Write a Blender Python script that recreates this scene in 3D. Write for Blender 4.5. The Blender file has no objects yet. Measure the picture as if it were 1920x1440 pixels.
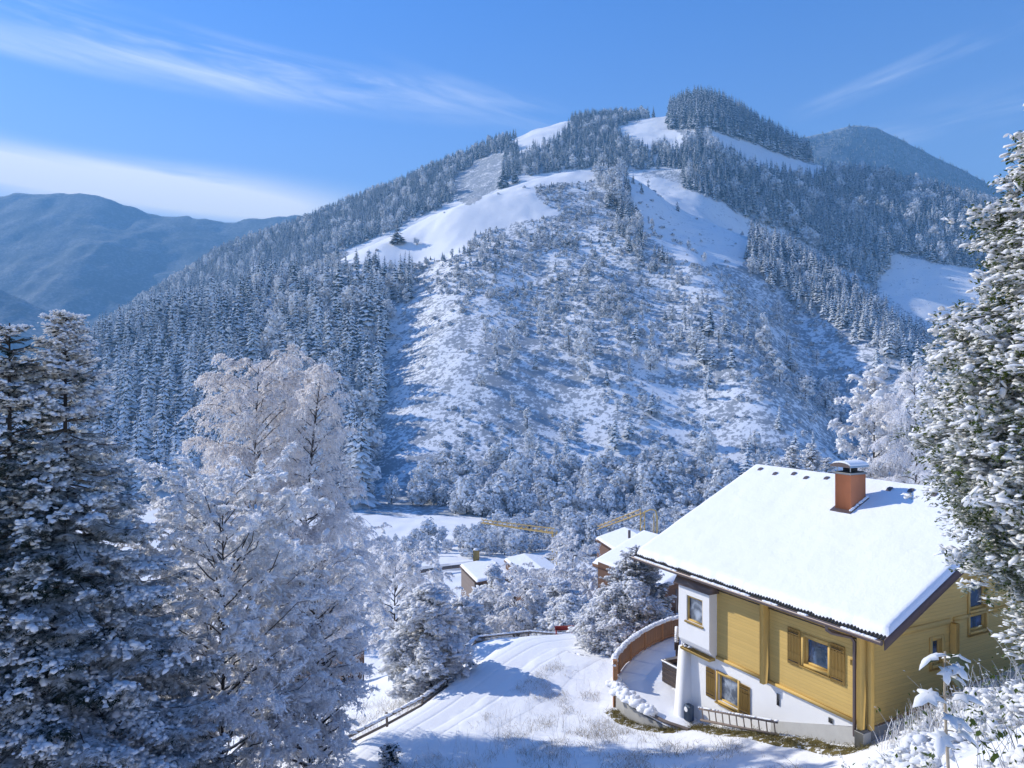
import bpy, math, random
import numpy as np

# ------------------------------------------------------------------ camera, sky, sun, exposure
S = bpy.context.scene
COL = S.collection
FPX = 1392.0                      # focal length in photo pixels (1920 wide)
SUN_AZ, SUN_EL = -61.0, 31.0      # degrees from +Y clockwise / above the horizon

cam = bpy.data.cameras.new('camera')
cam.sensor_width = 36.0
cam.lens = 36.0 * FPX / 1920.0
cam.clip_start = 0.1
cam.clip_end = 40000
camo = bpy.data.objects.new('camera', cam)
camo.rotation_euler = (math.radians(90), 0, 0)
COL.objects.link(camo)
S.camera = camo

W = bpy.data.worlds.new('World')
S.world = W
W.use_nodes = True


class NT:
    """small helper to write node trees"""
    def __init__(s, nt):
        s.nt = nt
        nt.nodes.clear()

    def n(s, t, ins=None, **kw):
        nd = s.nt.nodes.new(t)
        for k, v in kw.items():
            setattr(nd, k, v)
        for k, v in (ins or {}).items():
            if isinstance(v, bpy.types.NodeSocket):
                s.nt.links.new(v, nd.inputs[k])
            else:
                nd.inputs[k].default_value = v
        return nd

    def m(s, op, a, b=None, c=None, clamp=False):
        d = {0: a}
        if b is not None:
            d[1] = b
        if c is not None:
            d[2] = c
        return s.n('ShaderNodeMath', d, operation=op, use_clamp=clamp).outputs[0]

    def mr(s, v, a, b, lo=0.0, hi=1.0, kind='SMOOTHSTEP'):
        return s.n('ShaderNodeMapRange', {0: v, 1: a, 2: b, 3: lo, 4: hi}, interpolation_type=kind).outputs[0]

    def mix(s, f, a, b):
        nd = s.n('ShaderNodeMix', data_type='RGBA')
        for i, v in ((0, f), (6, a), (7, b)):
            if isinstance(v, bpy.types.NodeSocket):
                s.nt.links.new(v, nd.inputs[i])
            else:
                nd.inputs[i].default_value = v if i == 0 else (v[0], v[1], v[2], 1)
        return nd.outputs[2]

    def noise(s, vec, scale, det=3, rough=.55, dist=0.0):
        return s.n('ShaderNodeTexNoise', {'Vector': vec, 'Scale': scale, 'Detail': det, 'Roughness': rough, 'Distortion': dist}).outputs[0]


def build_sky():
    t = NT(W.node_tree)
    sky = t.n('ShaderNodeTexSky', sky_type='NISHITA')
    sky.sun_disc = False
    sky.sun_elevation = math.radians(SUN_EL)
    sky.sun_rotation = math.radians(SUN_AZ)
    sky.altitude = 900
    sky.air_density = 1.0
    sky.dust_density = 0.15
    sky.ozone_density = 3.5
    d = t.n('ShaderNodeTexCoord').outputs['Generated']
    sp = t.n('ShaderNodeSeparateXYZ', {0: d})
    az = t.m('ARCTAN2', sp.outputs[0], sp.outputs[1])          # radians, 0 = +Y
    el = t.m('ARCSINE', sp.outputs[2])

    def band(a0, e0, slope, half, amin, amax, fade, cv, nscale, thr):
        # a cirrus streak that follows el = e0 + slope*(az-a0)
        ec = t.m('MULTIPLY_ADD', t.m('SUBTRACT', az, a0), slope, e0)
        off = t.m('SUBTRACT', el, ec)
        along = t.m('ADD', t.m('MULTIPLY', az, 1.0), t.m('MULTIPLY', off, 1.6))
        v = t.n('ShaderNodeCombineXYZ', {0: along, 1: t.m('MULTIPLY', off, 9.0), 2: cv}).outputs[0]
        nz = t.noise(v, nscale, 6, .62, .6)
        wob = t.m('MULTIPLY', t.m('SUBTRACT', t.noise(v, nscale * .35, 2), .5), half * 1.6)
        prof = t.mr(t.m('ABSOLUTE', t.m('ADD', off, wob)), half, 0.0)
        ends = t.m('MULTIPLY', t.mr(az, amin, amin + fade), t.mr(az, amax, amax - fade))
        return t.m('MULTIPLY', t.m('MULTIPLY', prof, ends), t.mr(nz, thr, thr + .42))

    c = None
    for args, k in (
        ((-.36, .386, -.10, .032, -.80, .05, .38, 1.3, 4.2, .34), .60),
        ((-.52, .365, -.05, .022, -.85, -.15, .25, 7.3, 3.6, .25), .34),
        ((-.02, .362, -.22, .035, -.22, .14, .12, 4.1, 4.0, .36), .30),
        ((-.45, .240, -.03, .044, -1.20, -.12, .30, 9.2, 3.4, .15), 1.3),
        ((-.50, .218, -.03, .030, -1.20, -.14, .25, 2.2, 3.4, .12), .80),
        ((.50, .358, .24, .016, .34, .66, .10, 5.5, 5.0, .30), .30),
        ((.62, .31, .12, .030, .30, .95, .20, 6.5, 3.5, .35), .22),
    ):
        b = t.m('MULTIPLY', band(*args), k)
        c = b if c is None else t.m('ADD', c, b)
    c = t.m('MINIMUM', c, .93)
    tint = t.n('ShaderNodeMix', {0: 1.0}, data_type='RGBA', blend_type='MULTIPLY')
    t.nt.links.new(sky.outputs[0], tint.inputs[6])
    t.nt.links.new(t.mix(t.mr(el, .0, .55), (2.2, 1.95, 1.85), (.58, 1.20, 2.0)), tint.inputs[7])
    lum = t.mix(c, tint.outputs[2], (14.0, 14.4, 15.0))
    bg = t.n('ShaderNodeBackground', {0: lum, 1: 0.085})
    t.n('ShaderNodeOutputWorld', {0: bg.outputs[0]})


build_sky()
sl = bpy.data.lights.new('sun', 'SUN')
sl.energy = 5.0
sl.angle = math.radians(.5)
sl.color = (1.0, .935, .82)
so = bpy.data.objects.new('sun', sl)
a, e = math.radians(SUN_AZ), math.radians(SUN_EL)
SUNV = np.array([math.sin(a) * math.cos(e), math.cos(a) * math.cos(e), math.sin(e)])
from mathutils import Vector
so.rotation_euler = Vector(SUNV).to_track_quat('Z', 'Y').to_euler()
COL.objects.link(so)

S.view_settings.view_transform = 'Standard'
S.view_settings.look = 'None'
S.view_settings.exposure = 0.50
S.view_settings.gamma = 1.0
S.cycles.use_denoising = True
S.cycles.max_bounces = 8
S.cycles.diffuse_bounces = 5
S.cycles.glossy_bounces = 2
S.cycles.transmission_bounces = 6
S.cycles.volume_bounces = 0

# ------------------------------------------------------------------ helpers
R = np.random.default_rng(7)


def px(u, v, Y):
    """world point that shows at photo pixel (u, v) at distance Y"""
    return np.array([(u - 960) / FPX * Y, Y, (720 - v) / FPX * Y])


def tag(o, label=None, cat=None, group=None, kind=None):
    if label: o['label'] = label
    if cat: o['category'] = cat
    if group: o['group'] = group
    if kind: o['kind'] = kind
    return o


def empty(name, loc=(0, 0, 0), rz=0.0):
    o = bpy.data.objects.new(name, None)
    o.location = loc
    o.rotation_euler = (0, 0, rz)
    o.empty_display_size = .2
    COL.objects.link(o)
    return o


class MB:
    """collects vertices and faces, builds ONE mesh object"""
    def __init__(s):
        s.V, s.F, s.M, s.nv = [], [], [], 0

    def add(s, V, F, mi=0):
        V = np.asarray(V, float).reshape(-1, 3)
        F = np.asarray(F, np.int64)
        if len(V) == 0 or len(F) == 0:
            return
        s.V.append(V)
        s.F.append(F + s.nv)
        s.M.append(np.full(len(F), mi, np.int32) if np.isscalar(mi) else np.asarray(mi, np.int32))
        s.nv += len(V)

    def mesh(s, name, mats, smooth=False):
        me = bpy.data.meshes.new(name)
        V = np.concatenate(s.V)
        tot = np.concatenate([np.full(len(f), f.shape[1], np.int32) for f in s.F])
        idx = np.concatenate([f.ravel() for f in s.F]).astype(np.int32)
        st = np.concatenate([[0], np.cumsum(tot)[:-1]]).astype(np.int32)
        me.vertices.add(len(V))
        me.vertices.foreach_set('co', V.astype(np.float32).ravel())
        me.loops.add(len(idx))
        me.loops.foreach_set('vertex_index', idx)
        me.polygons.add(len(tot))
        me.polygons.foreach_set('loop_start', st)
        me.polygons.foreach_set('loop_total', tot)
        me.polygons.foreach_set('material_index', np.concatenate(s.M))
        if smooth is not False:
            sm = np.full(len(tot), True) if smooth is True else np.isin(np.concatenate(s.M), smooth)
            me.polygons.foreach_set('use_smooth', sm)
        for m in (mats if isinstance(mats, (list, tuple)) else [mats]):
            me.materials.append(m)
        me.update(calc_edges=True)
        me.validate()
        return me

    def build(s, name, mats, parent=None, smooth=False):
        o = bpy.data.objects.new(name, s.mesh(name, mats, smooth))
        COL.objects.link(o)
        if parent is not None:
            o.parent = parent
        return o

    # --- primitives
    def box(s, lo, hi, mi=0, fr=None, bev=0.0):
        """box in a frame fr=(origin, X, Y, Z); optional chamfered edges"""
        lo, hi = np.array(lo, float), np.array(hi, float)
        if bev > 0:
            b = min(bev, .45 * (hi - lo).min())
            V, F, ix = [], [], {}
            for cx in (0, 1):
                for cy in (0, 1):
                    for cz in (0, 1):
                        c = np.where([cx, cy, cz], hi, lo)
                        d = np.where([cx, cy, cz], -b, b)
                        for ax in range(3):
                            p = c + d
                            p[ax] = c[ax]
                            ix[(cx, cy, cz, ax)] = len(V)
                            V.append(p)
            for ax in range(3):
                o1, o2 = (ax + 1) % 3, (ax + 2) % 3
                for sd in (0, 1):
                    q = []
                    for (i, j) in ((0, 0), (1, 0), (1, 1), (0, 1)):
                        k = [0, 0, 0]; k[ax] = sd; k[o1] = i; k[o2] = j
                        q.append(ix[(*k, ax)])
                    F.append(q if sd else q[::-1])
            for ax in range(3):
                o1, o2 = (ax + 1) % 3, (ax + 2) % 3
                for (i, j) in ((0, 0), (1, 0), (1, 1), (0, 1)):
                    k0 = [0, 0, 0]; k0[ax] = 0; k0[o1] = i; k0[o2] = j
                    k1 = list(k0); k1[ax] = 1
                    F.append([ix[(*k0, o1)], ix[(*k1, o1)], ix[(*k1, o2)], ix[(*k0, o2)]])
            T = []
            for cx in (0, 1):
                for cy in (0, 1):
                    for cz in (0, 1):
                        T.append([ix[(cx, cy, cz, k)] for k in range(3)])
            V = np.array(V)
            V = s._fr(V, fr)
            n0 = s.nv
            s.add(V, F, mi)
            s.V.append(np.zeros((0, 3)))
            s.F.append(np.array(T) + n0)
            s.M.append(np.full(8, mi, np.int32))
            return
        V = np.array([[x, y, z] for z in (lo[2], hi[2]) for y in (lo[1], hi[1]) for x in (lo[0], hi[0])])
        F = [[0, 2, 3, 1], [4, 5, 7, 6], [0, 1, 5, 4], [2, 6, 7, 3], [0, 4, 6, 2], [1, 3, 7, 5]]
        s.add(s._fr(V, fr), F, mi)

    @staticmethod
    def _fr(V, fr):
        if fr is None:
            return V
        o, X, Y, Z = [np.asarray(k, float) for k in fr]
        return o + V[:, :1] * X + V[:, 1:2] * Y + V[:, 2:3] * Z

    def tube(s, pts, rad, n=6, mi=0, cap=True):
        P = np.asarray(pts, float)
        r = np.broadcast_to(np.asarray(rad, float), (len(P),))
        tan = np.gradient(P, axis=0)
        tan /= np.linalg.norm(tan, axis=1, keepdims=True) + 1e-9
        ref = np.array([0, 0, 1.0]) if abs(tan[0][2]) < .9 else np.array([1.0, 0, 0])
        V = []
        for i in range(len(P)):
            x = np.cross(ref, tan[i]); x /= np.linalg.norm(x) + 1e-9
            y = np.cross(tan[i], x)
            ref = y if abs(tan[i] @ y) < .9 else ref
            ref = np.cross(tan[i], x)
            ref = y
            a = np.arange(n) / n * 2 * np.pi
            V.append(P[i] + r[i] * (np.cos(a)[:, None] * x + np.sin(a)[:, None] * y))
            ref = y
        V = np.concatenate(V)
        i = np.arange(len(P) - 1)[:, None] * n
        k = np.arange(n)[None]
        k2 = (k + 1) % n
        F = np.stack([i + k, i + k2, i + n + k2, i + n + k], -1).reshape(-1, 4)
        s.add(V, F, mi)
        if cap:
            for e_, ids in ((0, np.arange(n)[::-1]), (len(P) - 1, np.arange(n))):
                s.add(V[e_ * n:(e_ + 1) * n], [ids], mi)

    def beam(s, p, q, w, h, mi=0, up=(0, 0, 1)):
        p, q = np.array(p, float), np.array(q, float)
        X = q - p; L = np.linalg.norm(X); X /= L
        Y = np.cross(up, X); Y /= np.linalg.norm(Y) + 1e-9
        Z = np.cross(X, Y)
        s.box((0, -w / 2, -h / 2), (L, w / 2, h / 2), mi, (p, X, Y, Z))

    def prism(s, poly, z0, z1, mi=0):
        """vertical prism from xy polygon (counter-clockwise)"""
        P = np.array(poly, float)
        n = len(P)
        z0 = np.broadcast_to(z0, (n,)); z1 = np.broadcast_to(z1, (n,))
        V = np.concatenate([np.c_[P, z0], np.c_[P, z1]])
        s.add(V, [[i, (i + 1) % n, n + (i + 1) % n, n + i] for i in range(n)], mi)
        s.add(V[n:], [list(range(n))], mi)
        s.add(V[:n], [list(range(n))[::-1]], mi)

    def stamp(s, TV, TF, A, T, mi=0, jit=0.0, rng=None):
        """many copies of a small template: A (k,3,3) columns are axes, T (k,3)"""
        k, n = len(T), len(TV)
        if k == 0:
            return
        L = np.broadcast_to(TV, (k, n, 3))
        if jit:
            L = L * (1 + (rng or R).normal(0, jit, (k, n, 1)))
        V = np.einsum('kij,knj->kni', A, L) + T[:, None]
        TF = np.asarray(TF)
        F = (np.arange(k)[:, None, None] * n + TF[None]).reshape(-1, TF.shape[1])
        s.add(V.reshape(-1, 3), F, mi)


def axes(dirs, up=(0, 0, 1.0)):
    """frames with X along dirs, Z as close to up as can be"""
    X = dirs / (np.linalg.norm(dirs, axis=1, keepdims=True) + 1e-9)
    Y = np.cross(np.broadcast_to(up, X.shape), X)
    ln = np.linalg.norm(Y, axis=1, keepdims=True)
    Y = np.where(ln < 1e-3, np.array([0, 1.0, 0]), Y / (ln + 1e-9))
    Z = np.cross(X, Y)
    return np.stack([X, Y, Z], -1)


def rnd_axes(n, rng):
    q = rng.normal(size=(n, 4)); q /= np.linalg.norm(q, axis=1, keepdims=True)
    w, x, y, z = q.T
    return np.stack([np.stack([1 - 2 * (y * y + z * z), 2 * (x * y - w * z), 2 * (x * z + w * y)], -1),
                     np.stack([2 * (x * y + w * z), 1 - 2 * (x * x + z * z), 2 * (y * z - w * x)], -1),
                     np.stack([2 * (x * z - w * y), 2 * (y * z + w * x), 1 - 2 * (x * x + y * y)], -1)], -2)


def hash2(ix, iy, seed):
    h = (ix.astype(np.int64) * 374761393 + iy.astype(np.int64) * 668265263 + seed * 974634777) & 0x7fffffff
    h = ((h ^ (h >> 13)) * 1274126177) & 0x7fffffff
    return ((h ^ (h >> 16)) & 0xffff) / 65535.0


def vnoise(x, y, seed=0):
    x, y = np.asarray(x, float), np.asarray(y, float)
    ix, iy = np.floor(x), np.floor(y)
    fx, fy = x - ix, y - iy
    fx = fx * fx * fx * (fx * (fx * 6 - 15) + 10); fy = fy * fy * fy * (fy * (fy * 6 - 15) + 10)
    a, b = hash2(ix, iy, seed), hash2(ix + 1, iy, seed)
    c, d = hash2(ix, iy + 1, seed), hash2(ix + 1, iy + 1, seed)
    return (a + (b - a) * fx) * (1 - fy) + (c + (d - c) * fx) * fy


def fbm(x, y, seed=0, oct=4, gain=.5):
    s, amp, tot = 0, 1.0, 0
    for o in range(oct):
        s = s + amp * (vnoise(x * 2 ** o + 17.3 * o, y * 2 ** o - 9.1 * o, seed + o) - .5)
        tot += amp
        amp *= gain
    return s / tot * 2


def sstep(a, b, x):
    t = np.clip((x - a) / (b - a), 0, 1)
    return t * t * (3 - 2 * t)


def pchip(x, y, xi):
    x, y = np.asarray(x, float), np.asarray(y, float)
    h = np.diff(x); dl = np.diff(y) / h
    d = np.zeros_like(y)
    w1, w2 = 2 * h[1:] + h[:-1], h[1:] + 2 * h[:-1]
    ok = dl[:-1] * dl[1:] > 0
    with np.errstate(divide='ignore', invalid='ignore'):
        hm = (w1 + w2) / (w1 / dl[:-1] + w2 / dl[1:])
    d[1:-1] = np.where(ok, hm, 0)
    d[0], d[-1] = dl[0], dl[-1]
    xi = np.clip(xi, x[0], x[-1])
    k = np.clip(np.searchsorted(x, xi, side='right') - 1, 0, len(x) - 2)
    t = (xi - x[k]) / h[k]
    return (y[k] * (1 + 2 * t) * (1 - t) ** 2 + d[k] * h[k] * t * (1 - t) ** 2
            + y[k + 1] * t * t * (3 - 2 * t) + d[k + 1] * h[k] * t * t * (t - 1))


def inpoly(u, v, poly):
    P = np.array(poly, float)
    r = np.zeros(np.shape(u), bool)
    j = len(P) - 1
    for i in range(len(P)):
        c = ((P[i, 1] > v) != (P[j, 1] > v)) & (u < (P[j, 0] - P[i, 0]) * (v - P[i, 1]) / (P[j, 1] - P[i, 1] + 1e-12) + P[i, 0])
        r ^= c
        j = i
    return r

# ------------------------------------------------------------------ materials
SNOW = (.86, .875, .90)


def mat(name):
    m = bpy.data.materials.new(name)
    m.use_nodes = True
    return m, NT(m.node_tree)


def finish(t, color, rough=.8, bump=None, bstr=.3, bdist=.02, metal=0.0, spec=.3, **kw):
    p = t.n('ShaderNodeBsdfPrincipled', {'Base Color': color if isinstance(color, bpy.types.NodeSocket) else (*color, 1),
                                          'Roughness': rough, 'Metallic': metal, 'Specular IOR Level': spec})
    if bump is not None:
        b = t.n('ShaderNodeBump', {'Height': bump, 'Strength': bstr, 'Distance': bdist})
        t.nt.links.new(b.outputs[0], p.inputs['Normal'])
    for k, v in kw.items():
        p.inputs[k].default_value = v
    t.n('ShaderNodeOutputMaterial', {0: p.outputs[0]})
    return p


def snow_on(t, pos, base, lo, hi, nscale, namp, snow=SNOW, extra=None):
    """snow lies where the surface faces up; ragged edge from noise"""
    nz = t.n('ShaderNodeSeparateXYZ', {0: t.n('ShaderNodeNewGeometry').outputs['Normal']}).outputs[2]
    k = t.m('MULTIPLY_ADD', t.m('SUBTRACT', t.noise(pos, nscale, 3), .5), namp, nz)
    if extra is not None:
        k = t.m('ADD', k, extra)
    return t.mix(t.mr(k, lo, hi), base, snow)


def m_plain(name, col, rough=.7, var=.15, scale=6.0, bstr=.15, bdist=.01, metal=0.0, spec=.3):
    m, t = mat(name)
    P = t.n('ShaderNodeTexCoord').outputs['Object']
    n = t.noise(P, scale, 5)
    c = t.mix(n, tuple(k * (1 - var) for k in col), tuple(min(1, k * (1 + var)) for k in col))
    finish(t, c, rough, n, bstr, bdist, metal, spec)
    return m


def m_snow(name, scale=3.0, bstr=.35, bdist=.05, spark=True):
    m, t = mat(name)
    P = t.n('ShaderNodeTexCoord').outputs['Object']
    n1 = t.noise(P, scale, 5, .6)
    n2 = t.noise(P, scale * 9, 3, .6)
    h = t.m('MULTIPLY_ADD', n2, .25, n1)
    c = t.mix(n1, (.83, .85, .885), (.89, .90, .915))
    finish(t, c, .65, h, bstr, bdist, 0, .25)
    return m


def m_foliage(name, dark, lite, lo, hi, nscale, namp, snow=SNOW, rough=.75, trans=.38):
    m, t = mat(name)
    P = t.n('ShaderNodeTexCoord').outputs['Object']
    oi = t.n('ShaderNodeObjectInfo').outputs['Random']
    c = t.mix(t.noise(P, nscale * .6, 3), dark, lite)
    c = snow_on(t, P, c, lo, hi, nscale, namp, snow, t.m('MULTIPLY_ADD', oi, .3, -.15))
    d_ = t.n('ShaderNodeBsdfDiffuse', {'Color': c, 'Roughness': .5})
    tl = t.n('ShaderNodeBsdfTranslucent', {'Color': c})
    mx = t.n('ShaderNodeMixShader', {0: trans, 1: d_.outputs[0], 2: tl.outputs[0]})
    t.n('ShaderNodeOutputMaterial', {0: mx.outputs[0]})
    return m


def m_siding(name, col, pitch=.14, knots=.12):
    m, t = mat(name)
    P = t.n('ShaderNodeTexCoord').outputs['Object']
    z = t.n('ShaderNodeSeparateXYZ', {0: P}).outputs[2]
    fr = t.m('FRACT', t.m('DIVIDE', t.m('ADD', z, 100.0), pitch))
    idx = t.m('FLOOR', t.m('DIVIDE', t.m('ADD', z, 100.0), pitch))
    groove = t.mr(t.m('ABSOLUTE', t.m('SUBTRACT', fr, .5)), .5, .40)
    rnd = t.n('ShaderNodeTexWhiteNoise', {'W': idx}, noise_dimensions='1D').outputs[0]
    gm = t.n('ShaderNodeVectorMath', {0: P, 1: (1.2, 1.2, 22.0)}, operation='MULTIPLY').outputs[0]
    grain = t.noise(gm, 1.6, 5, .6)
    big = t.noise(P, .9, 3)
    f = t.m('ADD', t.m('MULTIPLY', grain, .55), t.m('MULTIPLY_ADD', rnd, .25, t.m('MULTIPLY', big, .2)))
    c = t.mix(f, tuple(k * (1 - knots * 1.6) for k in col), tuple(min(1, k * (1 + knots)) for k in col))
    c = t.mix(t.m('MULTIPLY', t.m('SUBTRACT', 1.0, groove), .55), c, tuple(k * .72 for k in col))
    h = t.m('MULTIPLY_ADD', grain, .08, groove)
    finish(t, c, .6, h, .55, .012, 0, .3)
    return m


def m_glass(name, col=(.02, .04, .07), var=(.10, .17, .30)):
    m, t = mat(name)
    P = t.n('ShaderNodeTexCoord').outputs['Object']
    n = t.noise(P, 2.2, 4, .6, .4)
    c = t.mix(t.mr(n, .42, .68), col, var)
    finish(t, c, .06, None, spec=.9)
    return m


MT = {}
MT['snow'] = m_snow('snow')
MT['snow_roof'] = m_snow('roof_snow', 1.3, .5, .07)
MT['snow_clump'] = m_snow('clump_snow', 9.0, .4, .03)
MT['siding'] = m_siding('yellow_siding', (.62, .425, .135), .105)
MT['trim'] = m_plain('yellow_trim', (.60, .40, .12), .6, .12, 3.0, .1, .004)
MT['dark_wood'] = m_plain('dark_wood', (.075, .052, .045), .6, .25, 8)
MT['barge'] = m_plain('barge_board', (.085, .062, .065), .55, .2, 5)
MT['plaster'] = m_plain('white_plaster', (.80, .80, .79), .85, .04, 2.5, .25, .006)
MT['concrete'] = m_plain('concrete', (.36, .36, .35), .9, .15, 4, .3, .008)
MT['copper'] = m_plain('terracotta_plaster', (.56, .20, .09), .75, .12, 3.5, .2, .005)
MT['metal'] = m_plain('grey_metal', (.42, .44, .46), .35, .1, 5, .05, .003, .7, .5)
MT['gutter'] = m_plain('brown_gutter', (.12, .09, .085), .4, .12, 4, .05, .003, .2, .5)
MT['black'] = m_plain('soot_black', (.018, .018, .02), .6, .2, 8)
MT['glass'] = m_glass('window_glass')
MT['glass_lace'] = m_glass('curtained_glass', (.05, .07, .10), (.36, .42, .50))
MT['shutter'] = m_siding('shutter_wood', (.50, .31, .085), .5, .12)
MT['railwood'] = m_siding('railing_wood', (.50, .25, .115), 1.4, .25)
MT['greywood'] = m_siding('weathered_wood', (.24, .19, .16), .11, .25)
MT['fencewood'] = m_plain('fence_wood', (.16, .13, .11), .8, .25, 6)
MT['needle'] = m_plain('needle_green', (.018, .036, .022), .7, .45, 5, 0)
MT['leaf'] = m_plain('leaf_green', (.040, .062, .018), .5, .5, 4, 0)
MT['bark'] = m_plain('bark', (.085, .07, .06), .9, .3, 9, .5, .02)
MT['dry'] = m_plain('dry_stalk', (.40, .33, .24), .8, .3, 5, 0)
MT['moss'] = m_plain('mossy_grass', (.14, .115, .035), .9, .5, 7, .6, .05)
MT['red'] = m_plain('red_paint', (.35, .04, .03), .5, .2, 5)
MT['yellow'] = m_plain('crane_yellow', (.62, .42, .14), .5, .15, 3)
MT['stone_yellow'] = m_plain('ochre_stone', (.42, .27, .09), .85, .35, 3.5, .4, .02)
MT['brownwall'] = m_siding('brown_boards', (.16, .085, .05), .2, .2)
MT['frostwood'] = m_foliage('frosted_twig', (.20, .165, .15), (.36, .31, .29), -1.75, -.75, 7.0, 1.1, (.92, .915, .925), trans=.5)
MT['frostbark'] = m_foliage('frosted_bark', (.06, .05, .045), (.13, .11, .10), .25, .8, 6.0, 1.0)
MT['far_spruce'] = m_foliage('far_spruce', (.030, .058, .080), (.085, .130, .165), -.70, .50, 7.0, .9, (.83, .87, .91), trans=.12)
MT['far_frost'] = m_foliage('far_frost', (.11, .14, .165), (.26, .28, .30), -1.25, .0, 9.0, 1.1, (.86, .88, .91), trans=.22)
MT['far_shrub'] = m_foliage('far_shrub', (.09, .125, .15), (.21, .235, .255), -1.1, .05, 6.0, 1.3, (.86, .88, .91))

# ------------------------------------------------------------------ terrain
NEARPTS = [  # x, y, z of the near slope
    (0, 1, -1.8), (-3, 2, -2.2), (3, 2, -2.2), (0, 5, -4.0), (0, 8, -6.0), (0, 12, -8.2), (0, 16, -9.9), (0, 19, -10.9),
    (3, 5, -3.7), (4.5, 8, -5.1), (7, 8, -4.4), (7, 10, -5.0), (6, 12, -6.7), (8, 14, -6.9), (10, 16, -7.3), (11.5, 19, -8.4), (14, 20, -8.0),
    (18, 20, -7.5), (14, 12, -4.2), (20, 14, -4), (10, 6, -3),
    (9.55, 20, -9.75), (12.3, 21.4, -9.2), (16, 24, -9), (7.4, 19.1, -10.0), (6.7, 21.3, -10.55), (8.0, 22.6, -10.65),
    (6.9, 25.0, -11.55), (5.8, 23.9, -11.45), (4.0, 23.3, -11.5), (4.2, 26.6, -12.35), (3.3, 29.5, -12.65),
    (3.0, 24.7, -11.75), (2.8, 21.5, -11.1), (0, 22.6, -11.75), (0, 28.7, -12.65), (3.3, 38.6, -13.3), (-1.7, 38.6, -13.35), (-1.85, 32, -12.95),
    (-3.9, 27.4, -12.65), (-5.5, 24, -12.45), (-4, 19, -11.6), (-8, 17, -12.5), (-4.6, 32.5, -14.0), (-3.6, 37, -14.6),
    (-7, 37.3, -15.4), (-10, 46, -18.5), (-12, 25, -14.5), (-8, 27, -13.6), (-18, 20, -15), (-18, 35, -17.5), (-30, 30, -19),
    (0, 41, -14.2), (0, 46, -17.5), (5, 45, -17), (5, 36, -12.9), (8, 36, -12.6), (7, 31, -12.2), (12, 45, -16.5), (16, 34, -12), (22, 48, -16), (28, 30, -9),
    (0, 60, -21.5), (-20, 60, -22.5), (15, 60, -20.5), (35, 60, -19), (-45, 60, -24),
]


def rbf_fit(P):
    P = np.array(P, float)
    n = len(P)
    r2 = ((P[:, None, :2] - P[None, :, :2]) ** 2).sum(-1)
    K = np.where(r2 > 0, .5 * r2 * np.log(r2 + 1e-12), 0) + np.eye(n) * 2.0
    Q = np.c_[np.ones(n), P[:, :2]]
    A = np.block([[K, Q], [Q.T, np.zeros((3, 3))]])
    w = np.linalg.solve(A, np.r_[P[:, 2], 0, 0, 0])
    return P[:, :2], w


RB = rbf_fit(NEARPTS)


def znear(x, y):
    C, w = RB
    sh = np.shape(x)
    x, y = np.ravel(x), np.ravel(y)
    r2 = (x[:, None] - C[None, :, 0]) ** 2 + (y[:, None] - C[None, :, 1]) ** 2
    K = .5 * r2 * np.log(r2 + 1e-12)
    z = K @ w[:-3] + w[-3] + w[-2] * x + w[-1] * y
    return np.clip(z, -30, -1.6).reshape(sh)


def curve(us, vals):
    return lambda u: pchip(us, vals, u)


U6 = [-1500, -300, 0, 150, 300, 450, 600, 750, 900, 1050, 1160, 1300, 1410, 1500, 1600, 1700, 1800, 1950, 2250, 3400]
V6 = curve(U6, [830, 790, 730, 675, 622, 562, 500, 440, 374, 334, 329, 405, 445, 495, 575, 640, 690, 740, 790, 800])
Y6 = curve(U6, [420, 420, 420, 420, 430, 450, 475, 500, 530, 555, 565, 530, 505, 475, 430, 400, 380, 360, 340, 340])
D7 = curve(U6, [-8, -8, -8, -10, -10, -12, -14, -14, -12, -8, 4, 22, 6, -6, -12, -14, -14, -10, -5, -5])
U9 = [-1500, -300, 0, 150, 300, 430, 570, 700, 850, 950, 1060, 1160, 1260, 1320, 1430, 1540, 1700, 1850, 2000, 2300, 3400]
V9 = curve(U9, [900, 850, 720, 645, 553, 478, 428, 378, 314, 274, 238, 228, 224, 206, 262, 322, 366, 400, 440, 520, 600])
Y9 = curve(U9, [900, 900, 950, 1000, 1050, 1080, 1100, 1100, 1100, 1080, 1060, 1040, 1000, 980, 950, 920, 850, 800, 780, 750, 750])
Y3 = curve([-1500, 300, 700, 1200, 1500, 1800, 3400], [240, 240, 215, 205, 215, 225, 220])
Z3 = curve([-1500, 300, 700, 1200, 1500, 1800, 3400], [-34, -32, -34, -34.5, -33, -28, -25])

Ucols = np.unique(np.concatenate([np.linspace(-1500, -160, 36), np.linspace(-160, 2080, 720), np.linspace(2080, 3400, 36)]))
Yrows = np.unique(np.concatenate([np.geomspace(1.2, 62, 300), np.linspace(62, 195, 90), np.linspace(195, 1330, 420), np.geomspace(1330, 9000, 30)]))


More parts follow.
